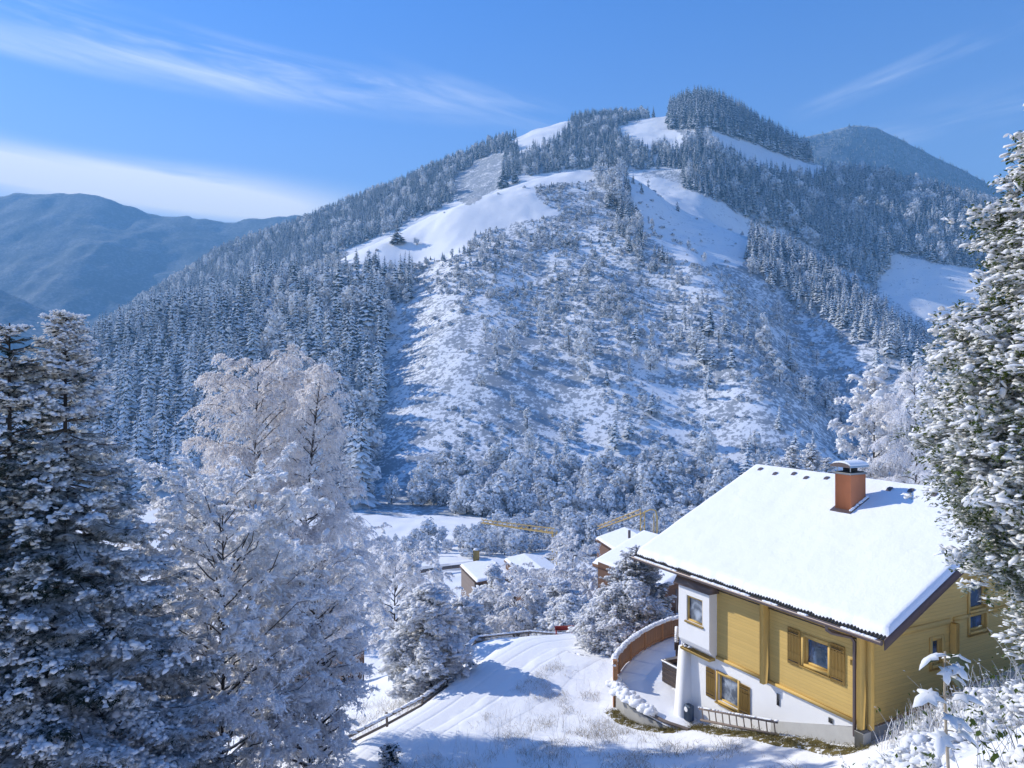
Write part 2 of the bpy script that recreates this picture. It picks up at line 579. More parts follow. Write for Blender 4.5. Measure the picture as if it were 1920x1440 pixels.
def build_grid():
    Z = np.zeros((len(Ucols), len(Yrows)))
    v6, y6, d7, v9, y9, y3, z3 = (f(Ucols) for f in (V6, Y6, D7, V9, Y9, Y3, Z3))
    for i, u in enumerate(Ucols):
        z6 = (720 - v6[i]) / FPX * y6[i]
        z9 = (720 - v9[i]) / FPX * y9[i]
        y7 = y6[i] + 90
        z7 = z6 + d7[i]
        K = [(1, -20.), (60, -21.5), (115, -28.7), (150, -31.5), (y3[i], z3[i]),
             (y3[i] + .3 * (y6[i] - y3[i]), z3[i] + .28 * (z6 - z3[i])),
             (y3[i] + .68 * (y6[i] - y3[i]), z3[i] + .70 * (z6 - z3[i])),
             (y6[i], z6), (y7, z7), (.5 * (y7 + y9[i]), .5 * (z7 + z9) + .04 * abs(z9 - z7)), (y9[i], z9),
             (y9[i] + 120, z9 - 70), (y9[i] + 500, z9 * .3 - 60), (2600, -90), (9000, -90)]
        K = np.array(K)
        Z[i] = pchip(K[:, 0], K[:, 1], Yrows)
    return Z


ZG = build_grid()
XX = (Ucols[:, None] - 960) / FPX * Yrows[None]
YY = np.broadcast_to(Yrows[None], XX.shape)
far = sstep(170, 300, YY)
ca, sa = math.cos(math.radians(35)), math.sin(math.radians(35))
ac, al = XX * ca + YY * sa, -XX * sa + YY * ca
gul = np.abs(fbm(ac / 75, al / 260, 11, 3))
hs = sstep(200, 420, YY)
ZG += far * (3.2 * fbm(XX / 110, YY / 110, 3, 3) + 1.8 * fbm(XX / 32, YY / 32, 5, 3) + .5 * fbm(XX / 9, YY / 9, 8, 2)) * (.35 + .65 * hs)
ZG += hs * (gul - .25) * 8 * sstep(1250, 1000, YY)
# the long ravine and spurs on the right of the face
def spur(x0, y0, x1, y1, w, h):
    d = np.array([x1 - x0, y1 - y0], float); L = np.hypot(*d); d /= L
    t = (XX - x0) * d[0] + (YY - y0) * d[1]
    o = (XX - x0) * -d[1] + (YY - y0) * d[0] + 6 * fbm(XX / 40, YY / 40, 31, 2)
    return h * np.exp(-(o / w) ** 2) * sstep(-.15 * L, .15 * L, t) * sstep(1.15 * L, .85 * L, t)
ZG += spur(95, 430, 92, 235, 20, 10) + spur(150, 400, 122, 240, 16, -9) + spur(185, 430, 165, 260, 18, 8) + spur(10, 400, 20, 250, 18, -5) + spur(-60, 470, -50, 250, 20, -7)
nearw = sstep(78, 52, YY)
zn = znear(XX, YY)
zn = zn + .06 * fbm(XX / 2.2, YY / 2.2, 21, 3) * sstep(4, 10, YY) + .035 * fbm(XX / .55, YY / .55, 22, 2)
ZG = ZG * (1 - nearw) + zn * nearw
ZG += (1 - far) * (1 - nearw) * .5 * fbm(XX / 9, YY / 9, 23, 3)


def ground(x, y):
    x, y = np.asarray(x, float), np.asarray(y, float)
    u = 960 + FPX * x / y
    i = np.clip(np.searchsorted(Ucols, u) - 1, 0, len(Ucols) - 2)
    j = np.clip(np.searchsorted(Yrows, y) - 1, 0, len(Yrows) - 2)
    a = np.clip((u - Ucols[i]) / (Ucols[i + 1] - Ucols[i]), 0, 1)
    b = np.clip((y - Yrows[j]) / (Yrows[j + 1] - Yrows[j]), 0, 1)
    return (ZG[i, j] * (1 - a) + ZG[i + 1, j] * a) * (1 - b) + (ZG[i, j + 1] * (1 - a) + ZG[i + 1, j + 1] * a) * b


def pix(x, y, z):
    return 960 + FPX * x / y, 720 - FPX * z / y


# land cover, drawn as outlines of the clearings and stands on the mountainside
MEADOW = [(560, 520), (600, 490), (750, 425), (870, 368), (980, 330), (1100, 318), (1130, 330), (1070, 345), (1000, 350), (1020, 385), (1060, 400), (970, 420), (900, 440), (860, 475), (780, 495), (690, 495)]
CLEAR1 = [(950, 268), (1000, 238), (1066, 220), (1080, 236), (1040, 268), (978, 292)]
CLEAR2 = [(848, 338), (890, 300), (938, 288), (952, 306), (936, 345), (884, 384), (856, 384)]
CLEAR3 = [(1156, 240), (1200, 224), (1262, 208), (1250, 240), (1290, 258), (1285, 282), (1215, 280), (1165, 268)]
GLADE = [(1328, 244), (1400, 266), (1480, 296), (1560, 312), (1590, 318), (1520, 338), (1440, 330), (1385, 312), (1325, 270)]
GULLYSNOW = [(1165, 322), (1250, 335), (1330, 372), (1400, 410), (1405, 470), (1390, 500), (1330, 500), (1250, 470), (1210, 440), (1185, 390)]
PATCH = [(1648, 545), (1675, 478), (1700, 485), (1760, 492), (1830, 505), (1900, 560), (1900, 640), (1760, 610), (1690, 580)]
LMEAD = [(378, 604), (400, 588), (440, 566), (462, 566), (440, 586), (400, 606)]
LEFTBARE = [(775, 552), (860, 570), (900, 640), (870, 760), (800, 880), (730, 940), (706, 900), (720, 760), (735, 640)]
SHOULDER_E = [(1115, 322), (1168, 325), (1190, 400), (1225, 470), (1300, 520), (1340, 560), (1290, 560), (1210, 505), (1175, 470), (1140, 400)]
BAND = [(1248, 300), (1300, 262), (1340, 262), (1400, 300), (1470, 325), (1600, 330), (1900, 380), (1950, 600), (1840, 505), (1760, 492), (1680, 478), (1645, 545), (1570, 500), (1470, 430), (1405, 412), (1330, 372), (1252, 340)]
SUMMIT = [(1248, 244), (1262, 205), (1300, 195), (1350, 205), (1440, 255), (1560, 318), (1480, 300), (1400, 270), (1320, 244)]
RIB = [(1406, 432), (1450, 432), (1520, 470), (1600, 550), (1690, 600), (1780, 640), (1830, 720), (1740, 700), (1660, 672), (1560, 610), (1480, 570), (1410, 500)]
LEFTWOOD = [(-100, 760), (60, 720), (150, 660), (300, 600), (450, 548), (560, 505), (620, 490), (690, 497), (775, 508), (772, 560), (735, 620), (718, 700), (704, 820), (690, 975), (300, 990), (-100, 990)]
FLANK = [(-200, 900), (0, 710), (150, 630), (300, 540), (430, 465), (570, 415), (700, 365), (850, 300), (950, 260), (1060, 226), (1160, 216), (1250, 212), (1260, 330), (1165, 332), (1100, 322), (980, 338), (870, 380), (750, 445), (600, 505), (450, 575), (300, 640), (0, 760)]
DENSEBRUSH = [(700, 500), (860, 480), (900, 440), (970, 418), (1060, 400), (1010, 380), (1000, 350), (1120, 335), (1180, 420), (1260, 500), (1330, 560), (1280, 640), (1150, 640), (950, 560), (860, 555), (770, 545)]
BARE = [MEADOW, CLEAR1, CLEAR2, CLEAR3, GLADE, GULLYSNOW, PATCH, LMEAD]

UU = np.broadcast_to(Ucols[:, None], XX.shape)
VV = 720 - FPX * ZG / YY
scrub = np.where(YY > 190, .58 + .22 * fbm(XX / 45, YY / 45, 41, 3), .05)
wob_u, wob_v = UU + 14 * fbm(XX / 18, YY / 18, 43, 2), VV + 7 * fbm(XX / 18, YY / 18, 44, 2)
backh = YY > Y6(Ucols)[:, None] + 25
for pl, val in ((LEFTBARE, .60), (MEADOW, .13), (CLEAR1, .2), (CLEAR2, .75), (CLEAR3, .08), (GLADE, .2), (GULLYSNOW, .30), (PATCH, .30), (LMEAD, .05)):
    scrub = np.where(inpoly(wob_u, wob_v, pl) & (YY > 190), val, scrub)
scrub = np.where((YY > 60) & (YY <= 190), .12, scrub)

# ground sheet with the ground-cover map as an attribute
mt, t = mat('snowy_ground')
P = t.n('ShaderNodeTexCoord').outputs['Object']
sc = t.n('ShaderNodeAttribute', attribute_name='scrub').outputs['Fac']
nA = t.noise(P, .55, 5, .68)
nB = t.noise(P, .11, 4, .6)
nC = t.noise(P, 5.0, 4, .6)
nD = t.noise(P, 26.0, 3, .6)
thr = t.m('SUBTRACT', t.m('MULTIPLY_ADD', nB, .45, t.m('MULTIPLY', nA, .75)), t.m('MULTIPLY_ADD', sc, -.42, .80))
veg = t.mr(thr, .0, .10)
vegc = t.mix(nC, (.13, .165, .205), (.30, .33, .37))
snowc = t.mix(nC, (.83, .85, .885), (.89, .90, .915))
c = t.mix(t.m('MULTIPLY', veg, .85), snowc, vegc)
hh = t.m('ADD', t.m('MULTIPLY_ADD', nD, .12, t.m('MULTIPLY', nC, .55)), t.m('MULTIPLY', nA, t.m('MULTIPLY', sc, 6.0)))
finish(t, c, .7, hh, .45, .10, 0, .2)
MT['ground'] = mt

nU, nY = XX.shape
gm = MB()
i = np.arange(nU - 1)[:, None] * nY + np.arange(nY - 1)[None]
gm.add(np.stack([XX, YY, ZG], -1).reshape(-1, 3), np.stack([i, i + nY, i + nY + 1, i + 1], -1).reshape(-1, 4))
go = gm.build('ground', MT['ground'], smooth=True)
tag(go, 'snow covered ground, valley and mountainside', None, None, 'structure')
at = go.data.attributes.new('scrub', 'FLOAT', 'POINT')
at.data.foreach_set('value', scrub.astype(np.float32).ravel())

# distant mountains
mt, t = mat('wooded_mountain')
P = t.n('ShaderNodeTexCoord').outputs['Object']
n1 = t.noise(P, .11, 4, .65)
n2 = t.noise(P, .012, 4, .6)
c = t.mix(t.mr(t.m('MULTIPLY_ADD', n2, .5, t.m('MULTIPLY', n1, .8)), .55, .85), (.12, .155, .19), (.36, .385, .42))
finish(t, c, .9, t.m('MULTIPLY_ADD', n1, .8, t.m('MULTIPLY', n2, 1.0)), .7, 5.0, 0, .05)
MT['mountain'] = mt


def mountain(name, label, us, vs, Yc, depth, zbase, amp, seed):
    f = curve(us, vs)
    u = np.linspace(us[0], us[-1], 260)
    s = np.concatenate([np.linspace(-1, 0, 110), np.linspace(.05, 1, 14)])
    zc = (720 - f(u)) / FPX * Yc
    Yg = Yc + np.where(s < 0, s * depth, s * depth * .8)[None] * np.ones((len(u), 1))
    X = (u[:, None] - 960) / FPX * Yg
    prof = np.where(s < 0, (1 - np.abs(s)) ** 1.15, (1 - s) ** .9)[None]
    Z = zbase + (zc[:, None] - zbase) * prof
    rid = np.abs(fbm(X / (depth * .28), Yg / (depth * .9), seed, 4))
    Z += amp * (rid - .25) * sstep(0, .35, np.abs(s))[None] * -1 + .12 * amp * fbm(X / 60, Yg / 60, seed + 3, 3)
    m = MB()
    n = len(s)
    k = np.arange(len(u) - 1)[:, None] * n + np.arange(n - 1)[None]
    m.add(np.stack([X, Yg, Z], -1).reshape(-1, 3), np.stack([k, k + n, k + n + 1, k + 1], -1).reshape(-1, 4))
    o = m.build(name, MT['mountain'], smooth=True)
    tag(o, label, None, None, 'structure')
    return (X, Yg, Z)


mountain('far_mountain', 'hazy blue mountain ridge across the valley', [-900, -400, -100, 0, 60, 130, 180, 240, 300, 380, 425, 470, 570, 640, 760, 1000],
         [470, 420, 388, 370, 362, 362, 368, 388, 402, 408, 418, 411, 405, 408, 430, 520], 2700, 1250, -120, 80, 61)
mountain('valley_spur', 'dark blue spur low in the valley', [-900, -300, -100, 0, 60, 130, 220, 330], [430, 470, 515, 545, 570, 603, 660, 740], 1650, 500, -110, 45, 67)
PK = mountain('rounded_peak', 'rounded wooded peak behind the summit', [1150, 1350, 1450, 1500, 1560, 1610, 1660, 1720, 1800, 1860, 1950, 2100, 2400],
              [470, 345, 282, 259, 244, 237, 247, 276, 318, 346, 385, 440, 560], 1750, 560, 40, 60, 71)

# ------------------------------------------------------------------ foliage building blocks
def dome_tpl():
    a = np.arange(6) / 6 * 2 * np.pi
    r0 = np.c_[np.cos(a), np.sin(a), np.full(6, -.15)]
    r1 = np.c_[.78 * np.cos(a + .5), .78 * np.sin(a + .5), np.full(6, .5)]
    V = np.concatenate([r0, r1, [[0, 0, .85]], [[0, 0, -.25]]])
    F = [[k, (k + 1) % 6, 6 + k] for k in range(6)] + [[(k + 1) % 6, 6 + (k + 1) % 6, 6 + k] for k in range(6)]
    F += [[6 + k, 6 + (k + 1) % 6, 12] for k in range(6)] + [[(k + 1) % 6, k, 13] for k in range(6)]
    return V, F


DOME = dome_tpl()
_a = np.arange(5) / 5 * 2 * np.pi
LUMP = (np.concatenate([np.c_[np.cos(_a), np.sin(_a), np.full(5, -.25)], [[.1, .05, .8]]]), [[k, (k + 1) % 5, 5] for k in range(5)])


def tuft_tpl(n=9, seed=1):
    """needles along a twig of unit length on X"""
    r = np.random.default_rng(seed)
    V, F = [], []
    for k in range(n):
        x = .08 + .85 * k / (n - 1)
        s = 1 if k % 2 else -1
        L = .42 * (1.1 - .55 * x)
        d = np.array([.55, s * .8, r.uniform(-.45, .1)]) * L
        w = np.array([.085, 0, 0])
        b = np.array([x, 0, 0])
        V += [b - w, b + w, b + d + w * .8, b + d - w * .3]
        F.append([4 * k, 4 * k + 1, 4 * k + 2, 4 * k + 3])
    V += [[-.05, 0, .01], [.5, .05, .0], [1.15, 0, -.03], [.5, -.05, .0]]
    F.append([4 * n, 4 * n + 1, 4 * n + 2, 4 * n + 3])
    return np.array(V), F


TUFT = tuft_tpl()
QUAD = (np.array([[-.5, -.5, 0], [.5, -.5, .12], [.5, .5, 0], [-.5, .5, .12]]), [[0, 1, 2, 3]])
LEAF = (np.array([[0, 0, 0], [.5, .32, .06], [1, 0, -.05], [.5, -.32, .06]]), [[0, 1, 2, 3]])


def scaleA(A, sx, sy, sz):
    return A * np.stack([sx, sy, sz], -1)[:, None, :]


def ribbons(m, P, w, mi, rng):
    """thin strips along polylines P (k, n, 3)"""
    k, n, _ = P.shape
    side = rng.normal(size=(k, 1, 3)); side /= np.linalg.norm(side, axis=2, keepdims=True)
    tp = np.linspace(1, .45, n)[None, :, None]
    w = np.broadcast_to(np.asarray(w), (k,))[:, None, None]
    V = np.stack([P - side * w * tp * .5, P + side * w * tp * .5], 2).reshape(k, 2 * n, 3)
    F = np.array([[2 * j, 2 * j + 1, 2 * j + 3, 2 * j + 2] for j in range(n - 1)])
    m.add(V.reshape(-1, 3), (np.arange(k)[:, None, None] * 2 * n + F[None]).reshape(-1, 4), mi)


def unit(v):
    return v / (np.linalg.norm(v, axis=-1, keepdims=True) + 1e-9)


# ------------------------------------------------------------------ small trees of the mountainside (unit height)
def mini_spruce(seed, rad=.17, tiers=15, bare=.06):
    r = np.random.default_rng(seed)
    m = MB()
    m.tube([[0, 0, -.05], [0, 0, .5], [0, 0, .98]], [.016, .011, .003], 5, 1)
    for i in range(tiers):
        f = i / (tiers - 1)
        z = bare + (1 - bare) * f ** .92 * .97
        rr = rad * (1 - f) ** .8 * r.uniform(.85, 1.12) + .012
        nb = int(round(11 - 6 * f))
        a0 = r.uniform(0, 7)
        for k in range(nb):
            if r.random() < .08: continue
            an = a0 + (k + r.uniform(-.3, .3)) / nb * 2 * np.pi
            L = rr * r.uniform(.7, 1.2)
            d = np.array([math.cos(an), math.sin(an), 0]); s_ = np.array([-d[1], d[0], 0])
            dr = r.uniform(.25, .6)
            w = L * r.uniform(.26, .42)
            zz = z + r.uniform(-.012, .012)
            V = [d * .0 + [0, 0, zz + .012], d * L * .55 + s_ * w + [0, 0, zz - L * dr * .5], d * L * .6 + [0, 0, zz - L * dr * .25],
                 d * L * .55 - s_ * w + [0, 0, zz - L * dr * .5], d * L + s_ * w * .35 + [0, 0, zz - L * dr], d * L * 1.05 - s_ * w * .3 + [0, 0, zz - L * dr * 1.05]]
            m.add(V, [[0, 1, 2], [0, 2, 3], [1, 4, 2], [2, 5, 3], [2, 4, 5]], 0)
    return m


def mini_frost(seed, rx=.3, lumps=16, q=34, trunk=.2, sz=.06, flat=1.0):
    r = np.random.default_rng(seed)
    m = MB()
    m.tube([[0, 0, -.05], [0.01, 0, .35], [0, .01, .8]], [.02, .014, .004], 5, 1)
    C = []
    for k in range(lumps):
        a_, z_ = r.uniform(0, 2 * np.pi), r.uniform(0, 1) ** .9
        prof = math.sin(math.pi * (.12 + .80 * z_)) ** .8
        rr = rx * prof * r.uniform(.35, .85)
        C.append([rr * math.cos(a_), rr * math.sin(a_), trunk + (1 - trunk) * z_ * .92])
    C = np.array(C)
    for c_ in C:
        k = q
        d = unit(r.normal(size=(k, 3)))
        rad = rx * r.uniform(.38, .58)
        p = c_ + d * np.array([rad, rad, rad * 1.15 * flat]) * r.uniform(.55, 1.05, (k, 1))
        A = axes(unit(np.cross(d, r.normal(size=(k, 3)))), (0, 0, 1))
        # leaf sprays face outwards and a little up
        n = unit(d + r.normal(0, .45, (k, 3)) + [0, 0, .25])
        X = unit(np.cross(n, r.normal(size=(k, 3))))
        A = np.stack([X, np.cross(n, X), n], -1)
        s_ = sz * r.uniform(.5, 1.3, k)
        m.stamp(*QUAD, scaleA(A, s_ * 1.3, s_, s_), p, 0)
    return m


def mini_shrub(seed, q=130):
    r = np.random.default_rng(seed)
    m = MB()
    d = unit(r.normal(size=(q, 3))); d[:, 2] = np.abs(d[:, 2])
    lump = 1 + .35 * np.sin(d[:, 0] * 5 + seed) * np.cos(d[:, 1] * 4.0 + seed)
    p = d * np.array([.55, .55, .85]) * (lump * r.uniform(.6, 1.0, q))[:, None]
    n = unit(d + r.normal(0, .5, (q, 3)))
    X = unit(np.cross(n, r.normal(size=(q, 3))))
    s_ = r.uniform(.10, .24, q)
    m.stamp(*QUAD, scaleA(np.stack([X, np.cross(n, X), n], -1), s_ * 1.4, s_, s_), p, 0)
    return m


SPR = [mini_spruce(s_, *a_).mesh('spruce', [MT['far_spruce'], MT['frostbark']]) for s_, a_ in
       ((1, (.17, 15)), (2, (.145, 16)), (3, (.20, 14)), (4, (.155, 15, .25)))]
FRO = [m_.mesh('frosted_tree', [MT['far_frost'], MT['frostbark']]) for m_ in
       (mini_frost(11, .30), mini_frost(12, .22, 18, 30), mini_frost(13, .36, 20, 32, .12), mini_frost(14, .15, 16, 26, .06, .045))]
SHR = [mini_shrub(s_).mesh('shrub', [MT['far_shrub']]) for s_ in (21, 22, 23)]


def scatter(step, x0, x1, y0, y1, seed):
    r = np.random.default_rng(seed)
    gx, gy = np.meshgrid(np.arange(x0, x1, step), np.arange(y0, y1, step), indexing='ij')
    x = gx.ravel() + r.uniform(-.5, .5, gx.size) * step
    y = gy.ravel() + r.uniform(-.5, .5, gx.size) * step
    z = ground(x, y)
    u, v = pix(x, y, z)
    k = (u > -140) & (u < 2060)
    return x[k], y[k], z[k], u[k], v[k], r


def visible(x, y, z, h):
    """is the top of something h tall above the ground seen past the land in front of it?"""
    u, vt = pix(x, y, z + h)
    vis = np.ones(len(x), bool)
    for s_ in np.linspace(.12, .97, 36):
        yy = y * s_
        zz = ground((u - 960) / FPX * yy, yy)
        vis &= (720 - FPX * zz / yy) > vt - 1
    return vis


def wob(u, v, x, y, a_=7):
    return u + a_ * 1.4 * fbm(x / 14, y / 14, 91, 2), v + a_ * .7 * fbm(x / 14, y / 14, 92, 2)


# every stand: list of rows x, y, z, h, w, kind, rot
STANDS = {}


def stand(key, x, y, z, h, w, kind, r):
    vis = visible(x, y, z, h)
    k = np.nonzero(vis)[0]
    STANDS[key] = np.c_[x[k], y[k], z[k] - .15, h[k], w[k], kind[k], r.uniform(0, 6.28, len(k))]


def notbare(u, v, which=BARE):
    k = np.ones(len(u), bool)
    for pl in which:
        k &= ~inpoly(u, v, pl)
    return k


# dense stand on the lower left slope
x, y, z, u, v, r = scatter(5.8, -330, -20, 205, 520, 101)
wu, wv = wob(u, v, x, y)
k = inpoly(wu, wv, LEFTWOOD) & ~inpoly(wu, wv, LMEAD) & (r.random(len(x)) < .9)
x, y, z, u, v = x[k], y[k], z[k], u[k], v[k]
con = r.random(len(x)) < np.where(u < 480, .92, .62)
h = np.where(con, 11 + 15 * r.random(len(x)) ** 1.2, 7 + 9 * r.random(len(x)) ** 1.2)
h = h * np.where((u > 540) & (v < 540), .62, 1)
stand('left', x, y, z, h, h * np.where(con, r.uniform(.68, 1.3, len(x)), r.uniform(.85, 1.3, len(x))), np.where(con, r.integers(0, 4, len(x)), r.integers(10, 13, len(x))), r)
# rib of spruces on the right
x, y, z, u, v, r = scatter(4.8, 120, 420, 300, 620, 102)
wu, wv = wob(u, v, x, y, 5)
k = inpoly(wu, wv, RIB) & (y < Y6(u) + 90)
x, y, z, u, v = x[k], y[k], z[k], u[k], v[k]
con = r.random(len(x)) < np.where(u < 1620, .9, .75)
h = np.where(con, r.uniform(11, 17, len(x)), r.uniform(8, 12, len(x)))
stand('rib', x, y, z, h, h * r.uniform(.75, 1.1, len(x)), np.where(con, r.integers(0, 4, len(x)), r.integers(10, 14, len(x))), r)
# high woods: flank, big right wood, summit
x, y, z, u, v, r = scatter(5.6, -1000, 800, 520, 1200, 103)
wu, wv = wob(u, v, x, y, 5)
k = (inpoly(wu, wv, FLANK) | inpoly(wu, wv, BAND)) & (y > Y6(u) + 40) & notbare(wu, wv)
k &= ~((u > 1170) & (u < 1280) & (v > 318))
k &= (r.random(len(x)) < np.where(inpoly(u, v, BAND), .97, .9))
x2, y2, z2, u2, v2 = x[k], y[k], z[k], u[k], v[k]
h = r.uniform(12, 19, len(x2)) * np.where(u2 > 1240, 1.15, .88)
kd = np.where(r.random(len(x2)) < .92, r.integers(0, 4, len(x2)), 10 + r.integers(0, 2, len(x2)))
stand('high', x2, y2, z2, h, h * r.uniform(.8, 1.15, len(x2)), kd, r)
x, y, z, u, v, r = scatter(5.4, 180, 460, 760, 1080, 104)
k = inpoly(u, v, SUMMIT) & (y < Y9(u) + 40) & ~inpoly(u, v, GLADE)
x, y, z, u, v = x[k], y[k], z[k], u[k], v[k]
h = r.uniform(20, 31, len(x))
stand('summit', x, y, z, h, h * r.uniform(.75, 1.0, len(x)), r.integers(0, 4, len(x)), r)
# spruces and young trees down the shoulder's edge
x, y, z, u, v, r = scatter(5.0, 40, 260, 380, 640, 105)
wu, wv = wob(u, v, x, y, 5)
k = inpoly(wu, wv, SHOULDER_E) & (r.random(len(x)) < .8)
x, y, z, u, v = x[k], y[k], z[k], u[k], v[k]
h = np.where(v < 420, r.uniform(8, 15, len(x)), r.uniform(6, 11, len(x)))
con = r.random(len(x)) < .7
stand('edge', x, y, z, h, h * r.uniform(.8, 1.25, len(x)), np.where(con, r.integers(0, 4, len(x)), r.integers(10, 14, len(x))), r)
# scattered frosted trees on the open face
x, y, z, u, v, r = scatter(8.5, -80, 420, 205, 600, 106)
face = (u > 690) & (y < Y6(u) + 10) & (v < 975)
cl = .5 + .5 * fbm(x / 38, y / 38, 51, 3)
dens = np.where(face, .08 + .60 * sstep(.48, .74, cl), 0)
dens *= np.where(inpoly(u, v, LEFTBARE), .10, 1) * np.where(inpoly(u, v, MEADOW) | inpoly(u, v, LEFTWOOD) | inpoly(u, v, RIB), 0, 1) * np.where(inpoly(u, v, GULLYSNOW), .22, 1)
dens *= np.where(inpoly(u, v, DENSEBRUSH), .45, 1) * np.where(u > 1050, 1.35, 1.0) * np.where(inpoly(u, v, PATCH), 0, 1)
k = r.random(len(x)) < dens
x, y, z, u, v = x[k], y[k], z[k], u[k], v[k]
con = r.random(len(x)) < np.where(u > 1050, .42, .25)
h = np.where(v > 620, 4.5 + 9.5 * r.random(len(x)) ** 1.4, r.uniform(4, 8.5, len(x)))
stand('face', x, y, z, h, h * np.where(con, r.uniform(1., 1.4, len(x)), r.uniform(.85, 1.35, len(x))), np.where(con, r.integers(0, 4, len(x)), r.choice([10, 11, 12, 13, 13], len(x))), r)
# dense young growth under the meadow
x, y, z, u, v, r = scatter(3.3, -120, 260, 300, 640, 107)
wu, wv = wob(u, v, x, y, 10)
cl = .5 + .5 * fbm(x / 22, y / 22, 55, 2)
k = inpoly(wu, wv, DENSEBRUSH) & ~inpoly(wu, wv, MEADOW) & (y < Y6(u) + 30) & (r.random(len(x)) < .15 + .55 * sstep(.35, .65, cl))
x, y, z, u, v = x[k], y[k], z[k], u[k], v[k]
con = r.random(len(x)) < .55
h = r.uniform(2.2, 5.2, len(x)) * np.where(v < 440, .65, 1)
stand('young', x, y, z, h, h * r.uniform(1.0, 1.5, len(x)), np.where(con, r.integers(0, 4, len(x)), 10 + r.integers(0, 4, len(x))), r)
# frosted trees along the stream, two belts
x, y, z, u, v, r = scatter(3.0, -70, 60, 128, 262, 108)
roadY = lambda u_: 29.2 * FPX / (np.interp(u_, [600, 790, 1290, 1500], [1112, 1080, 1004, 980]) - 720)
belt = (u > 610) & (u < 1420) & (y > roadY(u) + 6) & (y < roadY(u) + 6 + np.interp(u, [600, 900, 1300], [13, 30, 30])) & ((u > 860) | (r.random(len(x)) < .7))
belt2 = (u > 780) & (u < 1430) & (y > 190) & (y < 238)
meadow_low = (u < 850) & (y > 158) & (y < 205)
k = (belt | (belt2 & (r.random(len(x)) < .75))) & ~meadow_low & (r.random(len(x)) < .9)
x, y, z, u, v = x[k], y[k], z[k], u[k], v[k]
h = r.uniform(3.4, 6.8, len(x)) * np.where(y > 185, 1.2, .75) * np.where((y < 185) & (u < 850), .75, 1) * np.where(r.random(len(x)) < .12, 1.4, 1)
stand('stream', x, y, z, h, h * r.uniform(1.0, 1.5, len(x)), r.choice([10, 11, 12, 12, 13], len(x)), r)
# low scrub of the face
x, y, z, u, v, r = scatter(2.6, -130, 430, 205, 640, 109)
cl = .5 + .5 * fbm(x / 26, y / 26, 57, 3)
cl2 = .5 + .5 * fbm(x / 9, y / 9, 58, 2)
dens = np.where((u > 690) & (y < Y6(u) + 20), .06 + .62 * sstep(.40, .70, .6 * cl + .4 * cl2), 0)
dens *= np.where(inpoly(u, v, LEFTBARE), .16, 1) * np.where(inpoly(u, v, MEADOW), .012, 1) * np.where(inpoly(u, v, GULLYSNOW), .18, 1) * np.where(inpoly(u, v, PATCH), .1, 1) * np.where(inpoly(u, v, LEFTWOOD), 0, 1)
k = r.random(len(x)) < dens
x, y, z, u, v = x[k], y[k], z[k], u[k], v[k]
h = r.uniform(.6, 1.7, len(x)) * (.8 + .7 * cl[k])
vis = visible(x, y, z, h)
k = np.nonzero(vis)[0]
SCRUB = np.c_[x[k], y[k], z[k] - .1, h[k], h[k] * r.uniform(1.0, 1.8, len(k)), r.integers(20, 23, len(k)), r.uniform(0, 6.28, len(k))]
# wood on the rounded peak behind
r = np.random.default_rng(110)
X_, Y_, Z_ = PK
n = 9000
iu, js = r.integers(10, 250, n), r.integers(30, 109, n)
fz = r.random((2, n))
lp = lambda G: G[iu, js] * (1 - fz[0]) + G[iu + 1, js] * fz[0] * (1 - fz[1]) + G[iu + 1, js + 1] * fz[0] * fz[1]
f0 = r.random(n)
xp = X_[iu, js] * (1 - f0) + X_[iu + 1, js + 1] * f0; yp = Y_[iu, js] * (1 - f0) + Y_[iu + 1, js + 1] * f0; zp = Z_[iu, js] * (1 - f0) + Z_[iu + 1, js + 1] * f0
h = r.uniform(8, 12, n)
PEAKW = np.c_[xp, yp, zp - 1, h, h * r.uniform(.9, 1.3, n), r.integers(0, 4, n), r.uniform(0, 6.28, n)]

LAB = {  # stand -> (label of its spruces, label of its frosted trees, groups)
    'left': ('frosted spruce in the dense wood on the slope behind the birches', 'round frosted leafless tree among the spruces on the slope behind the birches'),
    'rib': ('slim frosted spruce in the narrow stand running down the right rib', 'pale frosted broadleaf tree in the narrow stand on the right rib'),
    'high': ('small dark spruce in the wood high on the mountain', 'small frosted tree in the wood high on the mountain'),
    'summit': ('tall spruce in the dark stand on the mountain summit', None),
    'edge': ('spruce in the line down the edge of the shoulder meadow', 'pale frosted tree in the line down the edge of the shoulder'),
    'face': ('narrow frosted conifer scattered on the open shaded mountain face', 'frosted broadleaf tree scattered on the open shaded mountain face'),
    'young': ('young snowy conifer in the thicket below the shoulder meadow', 'young frosted tree in the thicket below the shoulder meadow'),
    'stream': (None, 'frosted tree in the belt along the stream and road'),
}
